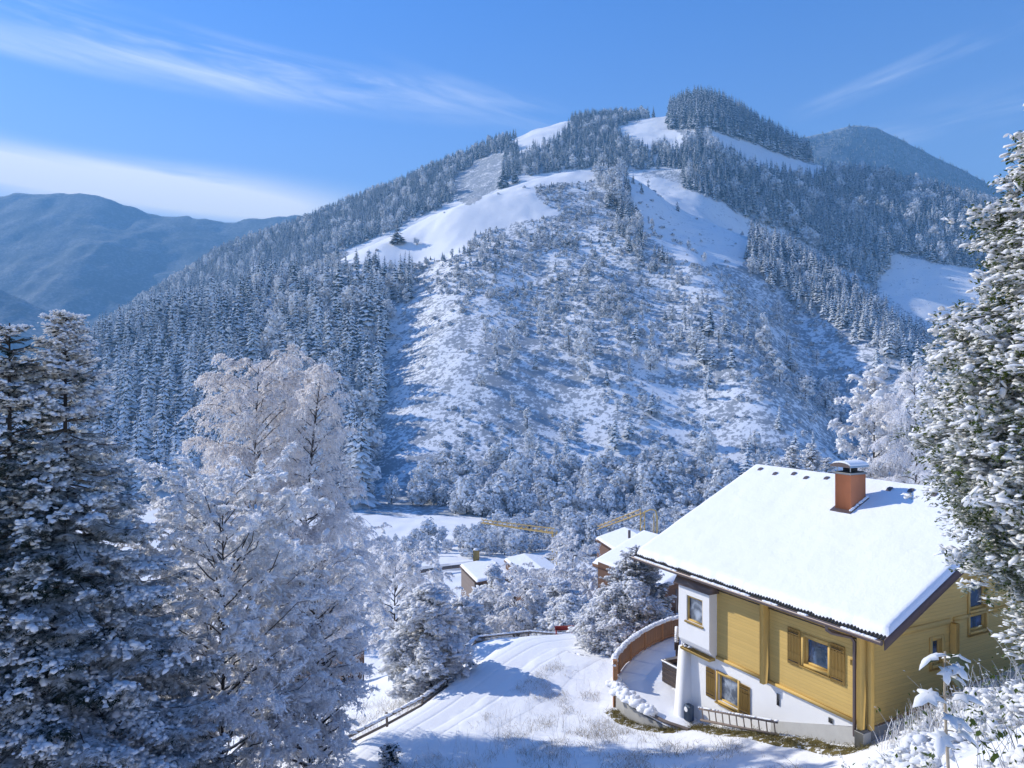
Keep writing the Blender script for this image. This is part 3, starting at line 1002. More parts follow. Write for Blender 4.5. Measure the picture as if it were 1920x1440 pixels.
# trees that stand alone on the meadow and its crest
LONE = []
for u, v, hpx, ratio, kd, nm, lb in (
    (745, 458, 42, .95, 2, 'spruce_tree', 'broad dark spruce standing alone on the bright shoulder meadow'),
    (781, 460, 15, 1.2, 10, 'frosted_tree', 'small round tree beside the lone spruce on the bright meadow'),
    (944, 352, 44, .80, 2, 'spruce_tree', 'tall dark spruce on the upper rim of the shoulder meadow'),
    (966, 343, 30, .85, 0, 'spruce_tree', 'smaller spruce just uphill of the tall meadow rim spruce'),
    (482, 545, 46, .95, 12, 'frosted_tree', 'large rounded tree on the skyline of the left wood'),
    (424, 575, 42, .95, 10, 'frosted_tree', 'rounded tree beside the small snow patch on the left crest'),
    (668, 500, 38, .70, 0, 'spruce_tree', 'pointed spruce at the lower tip of the shoulder meadow'),
    (700, 502, 30, .80, 1, 'spruce_tree', 'smaller spruce beside the pointed one at the meadow tip')):
    yy = np.linspace(300, 800, 900)
    zz = ground((u - 960) / FPX * yy, yy)
    vv = 720 - FPX * zz / yy
    first = np.nonzero(vv < v)[0]
    Y_ = yy[first[0]] if len(first) else 500.0
    x_ = (u - 960) / FPX * Y_
    LONE.append((nm, lb, [x_, Y_, float(ground(np.array([x_]), np.array([Y_]))[0]) - .2], hpx / FPX * Y_, ratio, kd))
for nm, lb, loc, hh_, ratio, kd in LONE:
    o = bpy.data.objects.new(nm, SPR[kd] if kd < 10 else FRO[kd - 10])
    wd = hh_ * ratio * (1.9 if kd < 10 else 1.0)
    o.location = loc; o.scale = (wd, wd, hh_); o.rotation_euler = (0, 0, hh_)
    COL.objects.link(o); tag(o, lb, 'tree')

PROTO = {}
rest = []
allrows = [(key, row) for key, rows in STANDS.items() for row in rows]
con_rows = sorted([q for q in allrows if q[1][5] < 10], key=lambda q: -q[1][3] / q[1][1])
fro_rows = sorted([q for q in allrows if q[1][5] >= 10], key=lambda q: -q[1][3] / q[1][1])
for rows, name, cat, which in ((con_rows, 'spruce_tree', 'tree', 0), (fro_rows, 'frosted_tree', 'tree', 1)):
    for n_, (key, row) in enumerate(rows):
        if n_ >= 285:
            rest.append(row); continue
        kd = int(row[5])
        me = SPR[kd] if kd < 10 else FRO[kd - 10]
        o = bpy.data.objects.new(name, me)
        o.location = row[:3]
        o.scale = (row[4], row[4], row[3])
        o.rotation_euler = (R.normal(0, .03), R.normal(0, .03), row[6])
        COL.objects.link(o)
        lb = LAB[key][which]
        tag(o, lb, cat, lb.replace('tree ', 'trees ').replace('spruce ', 'spruces ').replace('conifer ', 'conifers '))
        PROTO.setdefault(kd, o)
rest = np.array(rest)


def stuff_instances(name, label, rows, protos):
    """one object that draws its plants with geometry nodes on the points of its mesh; PROTOS are real plants of the scene"""
    me = bpy.data.meshes.new(name)
    me.vertices.add(len(rows))
    me.vertices.foreach_set('co', rows[:, :3].astype(np.float32).ravel())
    for nm, tp, arr in (('rot', 'FLOAT_VECTOR', np.c_[R.normal(0, .03, (len(rows), 2)), rows[:, 6]]), ('siz', 'FLOAT_VECTOR', rows[:, [4, 4, 3]])):
        a_ = me.attributes.new(nm, tp, 'POINT')
        a_.data.foreach_set('vector', arr.astype(np.float32).ravel())
    keys = sorted(protos)
    a_ = me.attributes.new('pick', 'INT', 'POINT')
    a_.data.foreach_set('value', np.array([keys.index(int(q)) for q in rows[:, 5]], np.int32))
    o = bpy.data.objects.new(name, me)
    COL.objects.link(o)
    g = bpy.data.node_groups.new(name, 'GeometryNodeTree')
    g.interface.new_socket('Geometry', in_out='INPUT', socket_type='NodeSocketGeometry')
    g.interface.new_socket('Geometry', in_out='OUTPUT', socket_type='NodeSocketGeometry')
    N, Lk = g.nodes, g.links
    gi, gout = N.new('NodeGroupInput'), N.new('NodeGroupOutput')
    out = None
    jn = N.new('GeometryNodeJoinGeometry')
    for q, kk in enumerate(keys):
        ip = N.new('GeometryNodeInstanceOnPoints')
        oi = N.new('GeometryNodeObjectInfo'); oi.transform_space = 'ORIGINAL'
        oi.inputs['Object'].default_value = protos[kk]
        oi.inputs['As Instance'].default_value = True
        at_ = {}
        for nm, tp in (('rot', 'FLOAT_VECTOR'), ('siz', 'FLOAT_VECTOR'), ('pick', 'INT')):
            at_[nm] = N.new('GeometryNodeInputNamedAttribute'); at_[nm].data_type = tp; at_[nm].inputs[0].default_value = nm
        cmp_ = N.new('FunctionNodeCompare'); cmp_.data_type = 'INT'; cmp_.operation = 'EQUAL'
        ia = [s_ for s_ in cmp_.inputs if s_.type == 'INT']
        Lk.new(at_['pick'].outputs[0], ia[0]); ia[1].default_value = q
        Lk.new(gi.outputs[0], ip.inputs['Points'])
        Lk.new(cmp_.outputs[0], ip.inputs['Selection'])
        Lk.new(oi.outputs['Geometry'], ip.inputs['Instance'])
        Lk.new(at_['rot'].outputs[0], ip.inputs['Rotation'])
        Lk.new(at_['siz'].outputs[0], ip.inputs['Scale'])
        Lk.new(ip.outputs[0], jn.inputs[0])
    Lk.new(jn.outputs[0], gout.inputs[0])
    md = o.modifiers.new('plants', 'NODES')
    md.node_group = g
    tag(o, label, None, None, 'stuff')
    return o


for kd in range(4):
    if kd not in PROTO: print('missing proto', kd)
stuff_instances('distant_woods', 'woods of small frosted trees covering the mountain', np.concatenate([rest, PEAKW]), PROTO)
# three low bushes of the scrub are objects, the rest one stuff object
SP = {}
order = np.argsort(-SCRUB[:, 3] / SCRUB[:, 1])
SCRUB = SCRUB[order]
for row in SCRUB[:280]:
    kd = int(row[5])
    o = bpy.data.objects.new('snowy_shrub', SHR[kd - 20])
    o.location = row[:3]; o.scale = (row[4], row[4], row[3]); o.rotation_euler = (0, 0, row[6])
    COL.objects.link(o)
    tag(o, 'low snow dusted shrub on the open shaded mountain face', 'shrub', 'low shrubs on the open mountain face')
    SP.setdefault(kd, o)
stuff_instances('hillside_scrub', 'low snow dusted scrub covering the mountain face', SCRUB[280:], SP)
print('trees', len(allrows), 'con', len(con_rows), 'fro', len(fro_rows), 'scrub', len(SCRUB), {k_: len(v_) for k_, v_ in STANDS.items()})

# ------------------------------------------------------------------ chalet
D1 = np.array([-.459, .888, 0.0]); D1 /= np.linalg.norm(D1)
D2 = np.array([D1[1], -D1[0], 0.0])
C0 = np.array([9.55, 20.0, 0.0])
HF = (C0, D1, -D2, np.array([0, 0, 1.0]))      # t along the long wall, n outwards, z up
GF = (C0, D2, -D1, np.array([0, 0, 1.0]))      # s along the gable, outwards, z up


def H(t_, n_, z_, fr=HF):
    return fr[0] + t_ * fr[1] + n_ * fr[2] + z_ * fr[3]


def part(m, name, mats, parent, smooth=False, label=None):
    o = m.build(name, mats, parent, smooth)
    if parent is not None and parent.type == 'EMPTY':
        o.location = -Vector(parent.location)
    if label: o['label'] = label
    return o


def wall(m, fr, x0, x1, zlo, zhi, holes, depth=.14, y=0.0, mi=0, zlo1=None, zhi1=None):
    """wall face with real openings; zlo / zhi may slope from x0 to x1"""
    zlo1 = zlo if zlo1 is None else zlo1
    zhi1 = zhi if zhi1 is None else zhi1
    lo = lambda x: zlo + (zlo1 - zlo) * (x - x0) / (x1 - x0)
    hi = lambda x: zhi + (zhi1 - zhi) * (x - x0) / (x1 - x0)
    xs = sorted({x0, x1, *[h[0] for h in holes], *[h[1] for h in holes]})
    q = lambda pts: m.add([H(*p, fr) for p in pts], [[0, 1, 2, 3]], mi)
    for a_, b_ in zip(xs[:-1], xs[1:]):
        hs_ = sorted([h for h in holes if h[0] <= a_ and h[1] >= b_], key=lambda h: h[2])
        za, zb = lo(a_), lo(b_)
        for h in hs_:
            q([(a_, y, za), (b_, y, zb), (b_, y, h[2]), (a_, y, h[2])])
            za = zb = h[3]
        q([(a_, y, za), (b_, y, zb), (b_, y, hi(b_)), (a_, y, hi(a_))])
    for (a_, b_, c_, d_) in holes:
        q([(a_, y, c_), (b_, y, c_), (b_, y - depth, c_), (a_, y - depth, c_)])
        q([(a_, y, d_), (b_, y, d_), (b_, y - depth, d_), (a_, y - depth, d_)])
        q([(a_, y, c_), (a_, y, d_), (a_, y - depth, d_), (a_, y - depth, c_)])
        q([(b_, y, c_), (b_, y, d_), (b_, y - depth, d_), (b_, y - depth, c_)])


def window(parent, fr, x0, x1, z0, z1, y=0.0, glass='glass', wood='trim', sill=True, mull=False, case=.09, tilt=0.0):
    m = MB()
    c_ = case
    for a_, b_, l, h in ((x0 - c_, x0 - .004, z0 - c_, z1 + c_), (x1 + .004, x1 + c_, z0 - c_, z1 + c_), (x0 - .004, x1 + .004, z1 + .004, z1 + c_), (x0 - .004, x1 + .004, z0 - c_, z0 - .004)):
        m.box((a_, y + .002, l), (b_, y + .03, h), 0, fr)
    s_ = .055
    dp = y - .10
    for a_, b_, l, h in ((x0 + .004, x0 + s_, z0 + .004, z1 - .004), (x1 - s_, x1 - .004, z0 + .004, z1 - .004), (x0 + s_, x1 - s_, z1 - s_, z1 - .004), (x0 + s_, x1 - s_, z0 + .004, z0 + s_)):
        m.box((a_, dp - .02, l), (b_, dp + .05, h), 0, fr)
    if mull:
        m.box(((x0 + x1) / 2 - .025, dp - .015, z0 + s_), ((x0 + x1) / 2 + .025, dp + .04, z1 - s_), 0, fr)
    fo = part(m, 'window', MT[wood], parent)
    g = MB()
    g.add([H(x0 + .03, dp, z0 + .03, fr), H(x1 - .03, dp, z0 + .03, fr), H(x1 - .03, dp - tilt, z1 - .03, fr), H(x0 + .03, dp - tilt, z1 - .03, fr)], [[0, 1, 2, 3]])
    g.build('pane', MT[glass], fo)
    if sill:
        k = MB()
        k.box((x0 - c_ - .03, y + .003, z0 - c_ - .035), (x1 + c_ + .03, y + .085, z0 - c_ - .003), 0, fr, .008)
        k.build('sill', MT[wood], fo)
    return fo


def shutter(parent, fr, x0, x1, z0, z1, y=0.0):
    m = MB()
    n_ = 4
    for k in range(n_):
        a_, b_ = x0 + (x1 - x0) * k / n_, x0 + (x1 - x0) * (k + 1) / n_
        m.box((a_ + .003, y + .025, z0), (b_ - .003, y + .05, z1), 0, fr, .004)
    for zz in (z0 + .12, z1 - .12):
        m.box((x0 + .02, y + .05, zz - .035), (x1 - .02, y + .068, zz + .035), 0, fr, .004)
    so_ = part(m, 'shutter', MT['shutter'], parent)
    h = MB()
    for zz in (z0 + .12, z1 - .12):
        h.box((x0 + .04, y + .0685, zz - .012), (x1 - .05, y + .074, zz + .012), 0, fr)
    h.build('strap_hinge', MT['black'], so_)
    return so_


house = empty('chalet', C0 + np.array([0, 0, -9.6]))
tag(house, 'yellow timber chalet with snow covered roof and white lower storey', 'house')
ZB, ZT = -9.2, -5.95
EAVE_N, EAVE_Z, SL = .70, -6.26, .4812
zr = lambda n_: EAVE_Z + (EAVE_N - n_) * SL if n_ > -5.43 else EAVE_Z + (EAVE_N + 5.43 + (n_ + 5.43)) * SL
LW = 7.46
# long wall, yellow upper part
UPW = (1.23, 2.07, -8.21, -7.42)
BAYX = (5.72, 7.28)
m = MB()
wall(m, HF, 0, LW, ZB, ZT, [UPW])
part(m, 'upper_wall', MT['siding'], house)
m = MB(); m.box((0, -10.86, -9.4), (LW - .01, -10.7, -6.3), 0, HF); part(m, 'back_wall', MT['siding'], house)
# gable wall
GW = [(4.59, 5.39, -6.75, -5.88), (4.59, 5.39, -7.38, -6.92), (2.80, 3.23, -8.07, -7.36)]
m = MB()
wall(m, GF, 0, 5.43, -9.3, zr(0) - .32, GW, zhi1=zr(-5.43) - .32, zlo1=-8.9)
wall(m, GF, 5.43, 10.86, -8.9, zr(-5.43) - .32, [], zhi1=zr(0) - .32)
part(m, 'gable_wall', MT['siding'], house)
m = MB()
FG = (C0 + LW * D1, D2, D1, np.array([0, 0, 1.0]))
wall(m, FG, 0, 5.43, -9.3, zr(0) - .32, [], zhi1=zr(-5.43) - .32)
wall(m, FG, 5.43, 10.86, -9.3, zr(-5.43) - .32, [], zhi1=zr(0) - .32)
part(m, 'gable_wall', MT['siding'], house)
# belt boards, log wall ends
for lo_, hi_, fr in (((.16, .002, -6.92), (3.40, .05, -6.82), HF), ((3.56, .002, -6.92), (5.70, .05, -6.82), HF), ((.02, .002, -6.995), (3.60, .045, -6.83), GF), ((3.80, .002, -6.95), (4.46, .045, -6.83), GF),
                     ((5.52, .002, -6.95), (10.8, .045, -6.83), GF), ((.16, .003, ZB - .06), (3.40, .07, ZB + .035), HF), ((3.56, .003, ZB - .06), (5.70, .07, ZB + .035), HF)):
    m = MB(); m.box(lo_, hi_, 0, fr)
    part(m, 'belt_board', MT['trim'], house)
for a_, b_ in ((.16, 3.40), (3.56, 5.70)):
    m = MB(); m.box((a_, .002, -6.955), (b_, .058, -6.923), 0, HF); part(m, 'belt_shadow_strip', MT['dark_wood'], house)  # thin dark strip: the shadow line under the belt, put into the colour
for lo_, hi_, fr in (((3.40, .002, ZB - .08), (3.56, .27, -6.42), HF), ((.0, .002, ZB - .1), (.14, .22, -6.42), HF), ((-.0, .003, ZB - .1), (.13, .15, -6.6), GF), ((3.62, .002, -9.0), (3.78, .2, -6.96), GF)):
    m = MB()
    m.box(lo_, hi_, 0, fr, .01)
    part(m, 'log_wall_end', MT['trim'], house)
# plaster lower storey following the ground
LOWW = (4.79, 5.70, -10.66, -9.77)
m = MB()
wall(m, HF, 0, 3.3, -9.26, ZB - .005, [], y=-.05, zlo1=-10.42)
wall(m, HF, 3.3, LW, -12.4, ZB - .005, [LOWW], y=-.05)
part(m, 'plaster_wall', MT['plaster'], house)
m = MB()
V = [H(-.02, y_, z_) if False else H(x_, y_, z_) for x_, y_, z_ in ((-.02, .0, -9.27), (3.35, .0, -10.43), (3.35, .0, -12.2), (-.02, .0, -10.6), (-.02, -.4, -9.27), (3.35, -.4, -10.43))]
m.add(V, [[0, 1, 2, 3], [0, 4, 5, 1]])
m.box((.1, -.02, -10.8), (10.8, .002, -9.31), 0, GF)
m.box((-.13, -.02, -10.4), (.15, .30, -9.32), 0, HF, .01)
part(m, 'plinth', MT['concrete'], house)
window(house, HF, *UPW, tilt=.07)
for a_ in ((2.20, 2.66), (.66, 1.12)):
    shutter(house, HF, *a_, -8.38, -7.30)
window(house, HF, *LOWW, y=-.05, glass='glass_lace')
shutter(house, HF, 5.83, 6.27, -10.72, -9.72, y=-.05)
shutter(house, HF, 4.24, 4.68, -10.72, -9.72, y=-.05)
window(house, GF, *GW[0], glass='glass_lace', case=.11, sill=False)
window(house, GF, *GW[1], case=.10)
window(house, GF, *GW[2], case=.11)
for (x0, x1, z0, z1, y_) in ((3.03, 3.15, -9.86, -9.5, -.05), (1.1, 1.25, -9.62, -9.47, -.05)):
    m = MB()
    m.box((x0, y_ + .002, z0), (x1, y_ + .03, z1), 0, HF, .006)
    m.box((x0 + .015, y_ + .03, z0 + .015), (x1 - .015, y_ + .034, z0 + (z1 - z0) * .48), 1, HF)
    part(m, 'wall_vent', [MT['metal'], MT['black']], house)
m = MB(); m.box((.34, .002, -7.72), (.48, .05, -7.55), 0, HF, .01)
part(m, 'junction_box', MT['trim'], house)
# bay (oriel) in white plaster with brown lid
m = MB()
x0, x1 = BAYX
BW = (6.05, 6.86, -8.24, -7.36)
bn = .34
wall(m, HF, x0, x1, -8.95, -7.03, [BW], y=bn, depth=.13)
prof = [(bn, -7.03), (bn, -8.95), (.22, -9.14), (.0, -9.28)]
for xx, sg in ((x0, 1), (x1, -1)):
    m.add([H(xx, 0, -7.03)] + [H(xx, a_, b_) for a_, b_ in prof], [[0, 1, 2, 3, 4]])
for (a_, b_), (c_, d_) in zip(prof[1:-1], prof[2:]):
    m.add([H(x0, a_, b_), H(x1, a_, b_), H(x1, c_, d_), H(x0, c_, d_)], [[0, 1, 2, 3]])
# rounded flare of the outer corner
P_ = []
for k in range(9):
    f = k / 8
    P_.append((f, .10 * math.sin(f * math.pi) ** 2))
for k in range(8):
    f0, f1 = P_[k], P_[k + 1]
    za, zb = -7.04 - 1.94 * f0[0], -7.04 - 1.94 * f1[0]
    m.add([H(x1, bn, za), H(x1 + .04 + f0[1], bn * .7, za), H(x1 + .04 + f1[1], bn * .7, zb), H(x1, bn, zb)], [[0, 1, 2, 3]])
    m.add([H(x1 + .04 + f0[1], bn * .7, za), H(x1 + .04, 0, za), H(x1 + .04, 0, zb), H(x1 + .04 + f1[1], bn * .7, zb)], [[0, 1, 2, 3]])
bay = part(m, 'bay_window', MT['plaster'], house)
wb = MB()
for a_, b_, l, h in ((BW[0], BW[0] + .06, BW[2], BW[3]), (BW[1] - .06, BW[1], BW[2], BW[3]), (BW[0] + .06, BW[1] - .06, BW[3] - .06, BW[3]), (BW[0] + .06, BW[1] - .06, BW[2], BW[2] + .06)):
    wb.box((a_ + .003, bn - .12, l + .003), (b_ - .003, bn - .04, h - .003), 0, HF)
wb.box((BW[0] - .06, bn + .003, BW[2] - .07), (BW[1] + .06, bn + .06, BW[2] - .003), 0, HF, .008)
wb.build('frame', MT['trim'], bay)
g = MB(); g.add([H(BW[0] + .03, bn - .1, BW[2] + .03), H(BW[1] - .03, bn - .1, BW[2] + .03), H(BW[1] - .03, bn - .1, BW[3] - .03), H(BW[0] + .03, bn - .1, BW[3] - .03)], [[0, 1, 2, 3]])
g.build('pane', MT['glass_lace'], bay)
m = MB()
a0 = [(x0 - .12, bn + .13, -7.05), (x1 + .14, bn + .13, -7.05), (x1 + .14, .004, -7.05), (x0 - .12, .004, -7.05)]
a1 = [(x0 + .02, bn + .02, -6.72), (x1 + .04, bn + .02, -6.72), (x1 + .04, .004, -6.72), (x0 + .02, .004, -6.72)]
m.add([H(*p) for p in a0 + a1], [[0, 1, 5, 4], [1, 2, 6, 5], [3, 0, 4, 7], [0, 3, 2, 1], [4, 5, 6, 7]])
m.build('lid', MT['gutter'], bay)
m = MB(); m.box((x0 + .05, .02, -9.37), (x1 - .02, .30, -9.285), 0, HF, .01)
m.build('corbel_board', MT['trim'], bay)
# buttress
m = MB()
V = [H(x_, y_, z_) for x_, y_, z_ in ((7.08, -.05, -9.3), (7.45, -.05, -9.3), (7.45, .20, -9.34), (7.08, .20, -9.34), (7.06, -.05, -12.5), (7.52, -.05, -12.5), (7.52, .42, -12.5), (7.06, .42, -12.5))]
m.add(V, [[0, 1, 2, 3], [2, 1, 5, 6], [3, 2, 6, 7], [0, 3, 7, 4]])
part(m, 'buttress', MT['plaster'], house)
# stones on the buttress head
m = MB()
rr = np.random.default_rng(5)
for k in range(9):
    m.stamp(DOME[0], DOME[1], scaleA(rnd_axes(1, rr), *[np.array([q]) for q in rr.uniform(.06, .12, 3)]), H(7.1 + rr.uniform(-.15, .25), .14 + rr.uniform(-.08, .12), -9.26 + rr.uniform(0, .08))[None], int(rr.integers(0, 2)), .1, rr)
part(m, 'dried_posy', [MT['bark'], MT['snow_clump']], house)

# roof: boarded deck, snow cover with soft edges
T0, T1 = -1.05, 9.37
m = MB()
th = .14
for sg in (0, 1):
    e_n, r_n = (EAVE_N, -5.43) if sg == 0 else (-10.86 - EAVE_N, -5.43)
    ez, rz = EAVE_Z - .20, zr(-5.43) - .20
    V = [H(T0, e_n, ez), H(T1, e_n, ez), H(T1, r_n, rz), H(T0, r_n, rz), H(T0, e_n, ez - th), H(T1, e_n, ez - th), H(T1, r_n, rz - th), H(T0, r_n, rz - th)]
    m.add(V, [[0, 1, 2, 3], [7, 6, 5, 4], [0, 4, 5, 1], [0, 3, 7, 4], [1, 5, 6, 2]])
roof = part(m, 'roof', MT['trim'], house)
for tt in (T0 - .035, T1 + .002):
    for e_n in (EAVE_N + .03, -10.86 - EAVE_N - .03):
        m = MB()
        ez, rz = EAVE_Z - .17 - .02, zr(-5.43) - .17
        q = [H(tt, e_n, ez), H(tt, -5.43, rz), H(tt, -5.43, rz - .27), H(tt, e_n, ez - .27)]
        q2 = [p + .033 * D1 for p in q]
        m.add(q + q2, [[0, 1, 2, 3], [4, 7, 6, 5], [0, 4, 5, 1], [3, 2, 6, 7], [0, 3, 7, 4]])
        m.build('barge_board', MT['barge'], roof)
m = MB()     # dark tile edge peeping out under the snow
k_ = 96
for k in range(k_):
    a_ = T0 + (T1 - T0) * k / k_
    b_ = a_ + (T1 - T0) / k_ - .02
    V = [H(a_, EAVE_N + .05, EAVE_Z - .215), H(b_, EAVE_N + .05, EAVE_Z - .215), H(b_, EAVE_N - .25, EAVE_Z - .05), H(a_, EAVE_N - .25, EAVE_Z - .05),
         H((a_ + b_) / 2, EAVE_N + .05, EAVE_Z - .185), H((a_ + b_) / 2, EAVE_N - .25, EAVE_Z - .03)]
    m.add(V, [[0, 4, 5, 3], [4, 1, 2, 5]])
    m.add(V, [[0, 1, 4]])
m.build('tile_edge', MT['black'], roof)
m = MB()
g1, g2 = H(T0, EAVE_N + .11, EAVE_Z - .27), H(T1, EAVE_N + .11, EAVE_Z - .27)
m.tube([g1, g2], .065, 10)
m.tube([H(.62, EAVE_N + .11, EAVE_Z - .27), H(.62, EAVE_N + .10, EAVE_Z - .42), H(.55, EAVE_N - .0, EAVE_Z - .50), H(.30, .22, EAVE_Z - .62), H(.24, .17, EAVE_Z - .74), H(.24, .17, -8.0), H(.24, .17, -9.55)], .05, 8)
m.build('gutter', MT['gutter'], roof)
m = MB()
k = 520
q = R.random(k)
T_ = g1 + (g2 - g1) * q[:, None] + np.array([0, 0, .052])
kq = (.5 + .5 * fbm(q * 14, q * 0, 88, 3)) > .36
m.stamp(*DOME, scaleA(np.broadcast_to(np.stack([D1, -D2, [0, 0, 1]], -1), (k, 3, 3)), R.uniform(.05, .11, k), R.uniform(.035, .06, k), R.uniform(.02, .05, k))[kq], T_[kq], 0, .08)
m.build('gutter_snow', MT['snow_clump'], roof, True)
ns, nt = 70, 110


def snow_slab(m, e_n, r_n, seed, zfun, T0=T0, T1=T1, nt=nt, ns=ns, thick=.2, hang=.02, amp=.02):
    tt = np.linspace(T0 - hang, T1 + hang, nt)
    ss = np.linspace(0, 1, ns) ** 1.0
    TT, SS = np.meshgrid(tt, ss, indexing='ij')
    NN = e_n + (r_n - e_n) * SS
    dt = np.minimum(TT - tt[0], tt[-1] - TT)
    de = np.abs(NN - e_n)
    edge = np.sqrt(np.clip(1 - np.clip(1 - dt / .16, 0, 1) ** 2, 0, 1)) * np.sqrt(np.clip(1 - np.clip(1 - de / .20, 0, 1) ** 2, 0, 1))
    ragged = .045 * fbm(TT * 3.1, TT * 0, seed + 3, 4)
    base = np.vectorize(zfun)(NN)
    Z = base - thick + thick * (.12 + .88 * edge) + amp * fbm(TT * .7, NN * .7, seed, 3) * edge + .006 * fbm(TT * 5, NN * 5, seed + 1, 2) * edge
    NN = NN + np.sign(e_n - r_n) * ragged * np.clip(1 - de / .3, 0, 1) - np.sign(e_n - r_n) * .02 * (de < 1e-6)
    V = HF[0] + TT[..., None] * HF[1] + NN[..., None] * HF[2] + Z[..., None] * HF[3]
    i = np.arange(nt - 1)[:, None] * ns + np.arange(ns - 1)[None]
    m.add(V.reshape(-1, 3), np.stack([i, i + ns, i + ns + 1, i + 1], -1).reshape(-1, 4))
    lo_ = V.copy(); lo_[..., 2] = np.vectorize(zfun)(e_n + (r_n - e_n) * SS) - thick - .003
    for a_, b_ in ((V[0], lo_[0]), (V[-1], lo_[-1]), (V[:, 0], lo_[:, 0])):
        n_ = len(a_)
        m.add(np.concatenate([a_, b_]), [[k, k + 1, n_ + k + 1, n_ + k] for k in range(n_ - 1)])


m = MB()
snow_slab(m, EAVE_N - .03, -5.43, 201, zr)
snow_slab(m, -10.86 - EAVE_N, -5.43, 205, zr)
m.build('snow_cover', MT['snow_roof'], roof, True)
m = MB()
for k in range(11):
    if k in (6,): continue
    tt = 8.75 - .83 * k + .1 * math.sin(k * 5)
    nn = EAVE_N - 5.72 - .08 * math.cos(k * 3)
    zz = zr(nn)
    V = [H(tt - .09, nn + .09, zz - .05), H(tt + .09, nn + .09, zz - .05), H(tt + .07, nn - .10, zz + .08), H(tt - .07, nn - .10, zz + .08), H(tt - .09, nn - .01, zz + .05), H(tt + .09, nn - .01, zz + .05)]
    m.add(V, [[0, 1, 5, 4], [4, 5, 2, 3]])
    m.add(V, [[0, 4, 3], [1, 2, 5]])
m.build('ridge_vent', MT['gutter'], roof)
# chimney
t0, t1, n0, n1 = 3.28, 3.90, -4.30, -3.55
m = MB()
m.box((t0, n0, zr(n1) - .8), (t1, n1, -3.02), 0, HF, .012)
chim = part(m, 'chimney', MT['copper'], house)
m = MB(); m.box((t0 - .04, n0 - .04, -3.018), (t1 + .04, n1 + .04, -2.955), 0, HF, .01)
m.build('crown_slab', MT['concrete'], chim)
m = MB()
m.box((t0 + .16, n0 + .2, -2.953), (t1 - .16, n1 - .2, -2.82), 0, HF)
m.box((t0 + .03, n0 + .03, -2.9535), (t1 - .03, n1 - .03, -2.93), 0, HF)
m.build('flue', MT['black'], chim)
m = MB()
for a_ in (t0 + .06, t1 - .06):
    for b_ in (n0 + .06, n1 - .06):
        m.tube([H(a_, b_, -2.955), H(a_, b_, -2.72)], .014, 6)
tc, hw = (t0 + t1) / 2, .40
for rad, dz, mi, l0, l1 in ((1.0, 0, 0, n0 - .07, n1 + .13), (1.0, .045, 1, n0 - .05, n1 + .08)):
    arc = [(tc + hw * math.cos(q) * (1 if mi == 0 else .93), -2.77 + .15 * math.sin(q) * (1 if mi == 0 else 1.05) + dz) for q in np.linspace(0, math.pi, 13)]
    k = len(arc)
    V = [H(a_, l0, z_) for a_, z_ in arc] + [H(a_, l1, z_) for a_, z_ in arc]
    m.add(V, [[j, j + 1, k + j + 1, k + j] for j in range(k - 1)], mi)
    for o_ in (0, k):
        m.add(V[o_:o_ + k], [list(range(k))], 2 if mi == 0 else 1)
m.build('cowl', [MT['metal'], MT['snow_clump'], MT['gutter']], chim, [1])
m = MB()
V = []
for a_, b_ in ((t0 - .09, n1 + .14), (t1 + .09, n1 + .14), (t1 + .09, n0 - .05), (t0 - .09, n0 - .05)):
    V.append(H(a_, b_, zr(b_) + .035))
m.add(V, [[0, 1, 2, 3]]); m.add(V + [v_ - np.array([0, 0, .1]) for v_ in V], [[0, 4, 5, 1], [3, 7, 4, 0], [1, 5, 6, 2]])
m.build('flashing', MT['gutter'], chim)
m = MB()
r = np.random.default_rng(8)
k = 40
f = r.random(k)
nn = n0 - .02 + (n1 - n0 + .1) * f
T_ = np.array([H(t0 - .055, q, zr(q) + .07) for q in nn])
m.stamp(*DOME, scaleA(np.broadcast_to(np.stack([-D2, -D1, [0, 0, 1]], -1), (k, 3, 3)), r.uniform(.05, .09, k), r.uniform(.03, .05, k), r.uniform(.04, .08, k)), T_, 0, .08, r)
m.build('snow_ridge', MT['snow_clump'], chim, True)

# ------------------------------------------------------------------ terrace beside the chalet
TZ = -11.85
EDGE = [px(1283, 1190, 35.0)[:2], (7.2, 34.4), (6.4, 33.6), (5.6, 32.6), (4.75, 31.2), (4.1, 29.7), (4.0, 28.9), (4.2, 27.8), (4.7, 26.7), (5.35, 25.75), (6.0, 25.2)]
EDGE = np.array([np.array(e_, float) for e_ in EDGE])
inner = [H(6.6, -.3, 0)[:2], H(7.40, -.3, 0)[:2], H(7.40, -6.2, 0)[:2]]
poly = np.concatenate([EDGE, np.array(inner)])
m = MB()
cx = poly.mean(0)
m.prism(poly, -13.6, TZ - .06)
# soft snow lying on the slab
fine = []
for k in range(len(poly)):
    p, q = poly[k], poly[(k + 1) % len(poly)]
    for f in np.linspace(0, 1, 6)[:-1]: fine.append(p + (q - p) * f)
fine = np.array(fine)
rings = []
for s_ in np.concatenate([[1.0, .985, .96], np.linspace(.9, .02, 16)]):
    P2 = cx + (fine - cx) * s_
    zz = TZ + (0 if s_ == 1 else .06 if s_ > .98 else .10) + .035 * fbm(P2[:, 0] * 1.4, P2[:, 1] * 1.4, 77, 3)
    rings.append(np.c_[P2, zz])
G_ = np.stack(rings)
nr, nc = G_.shape[:2]
i = np.arange(nr - 1)[:, None] * nc + np.arange(nc)[None]
j = np.arange(nr - 1)[:, None] * nc + (np.arange(nc)[None] + 1) % nc
m.add(G_.reshape(-1, 3), np.stack([i, j, j + nc, i + nc], -1).reshape(-1, 4), 1)
o = m.build('terrace', [MT['concrete'], MT['snow']], None, [1])
tag(o, 'snow covered terrace beside the chalet', None, None, 'structure')


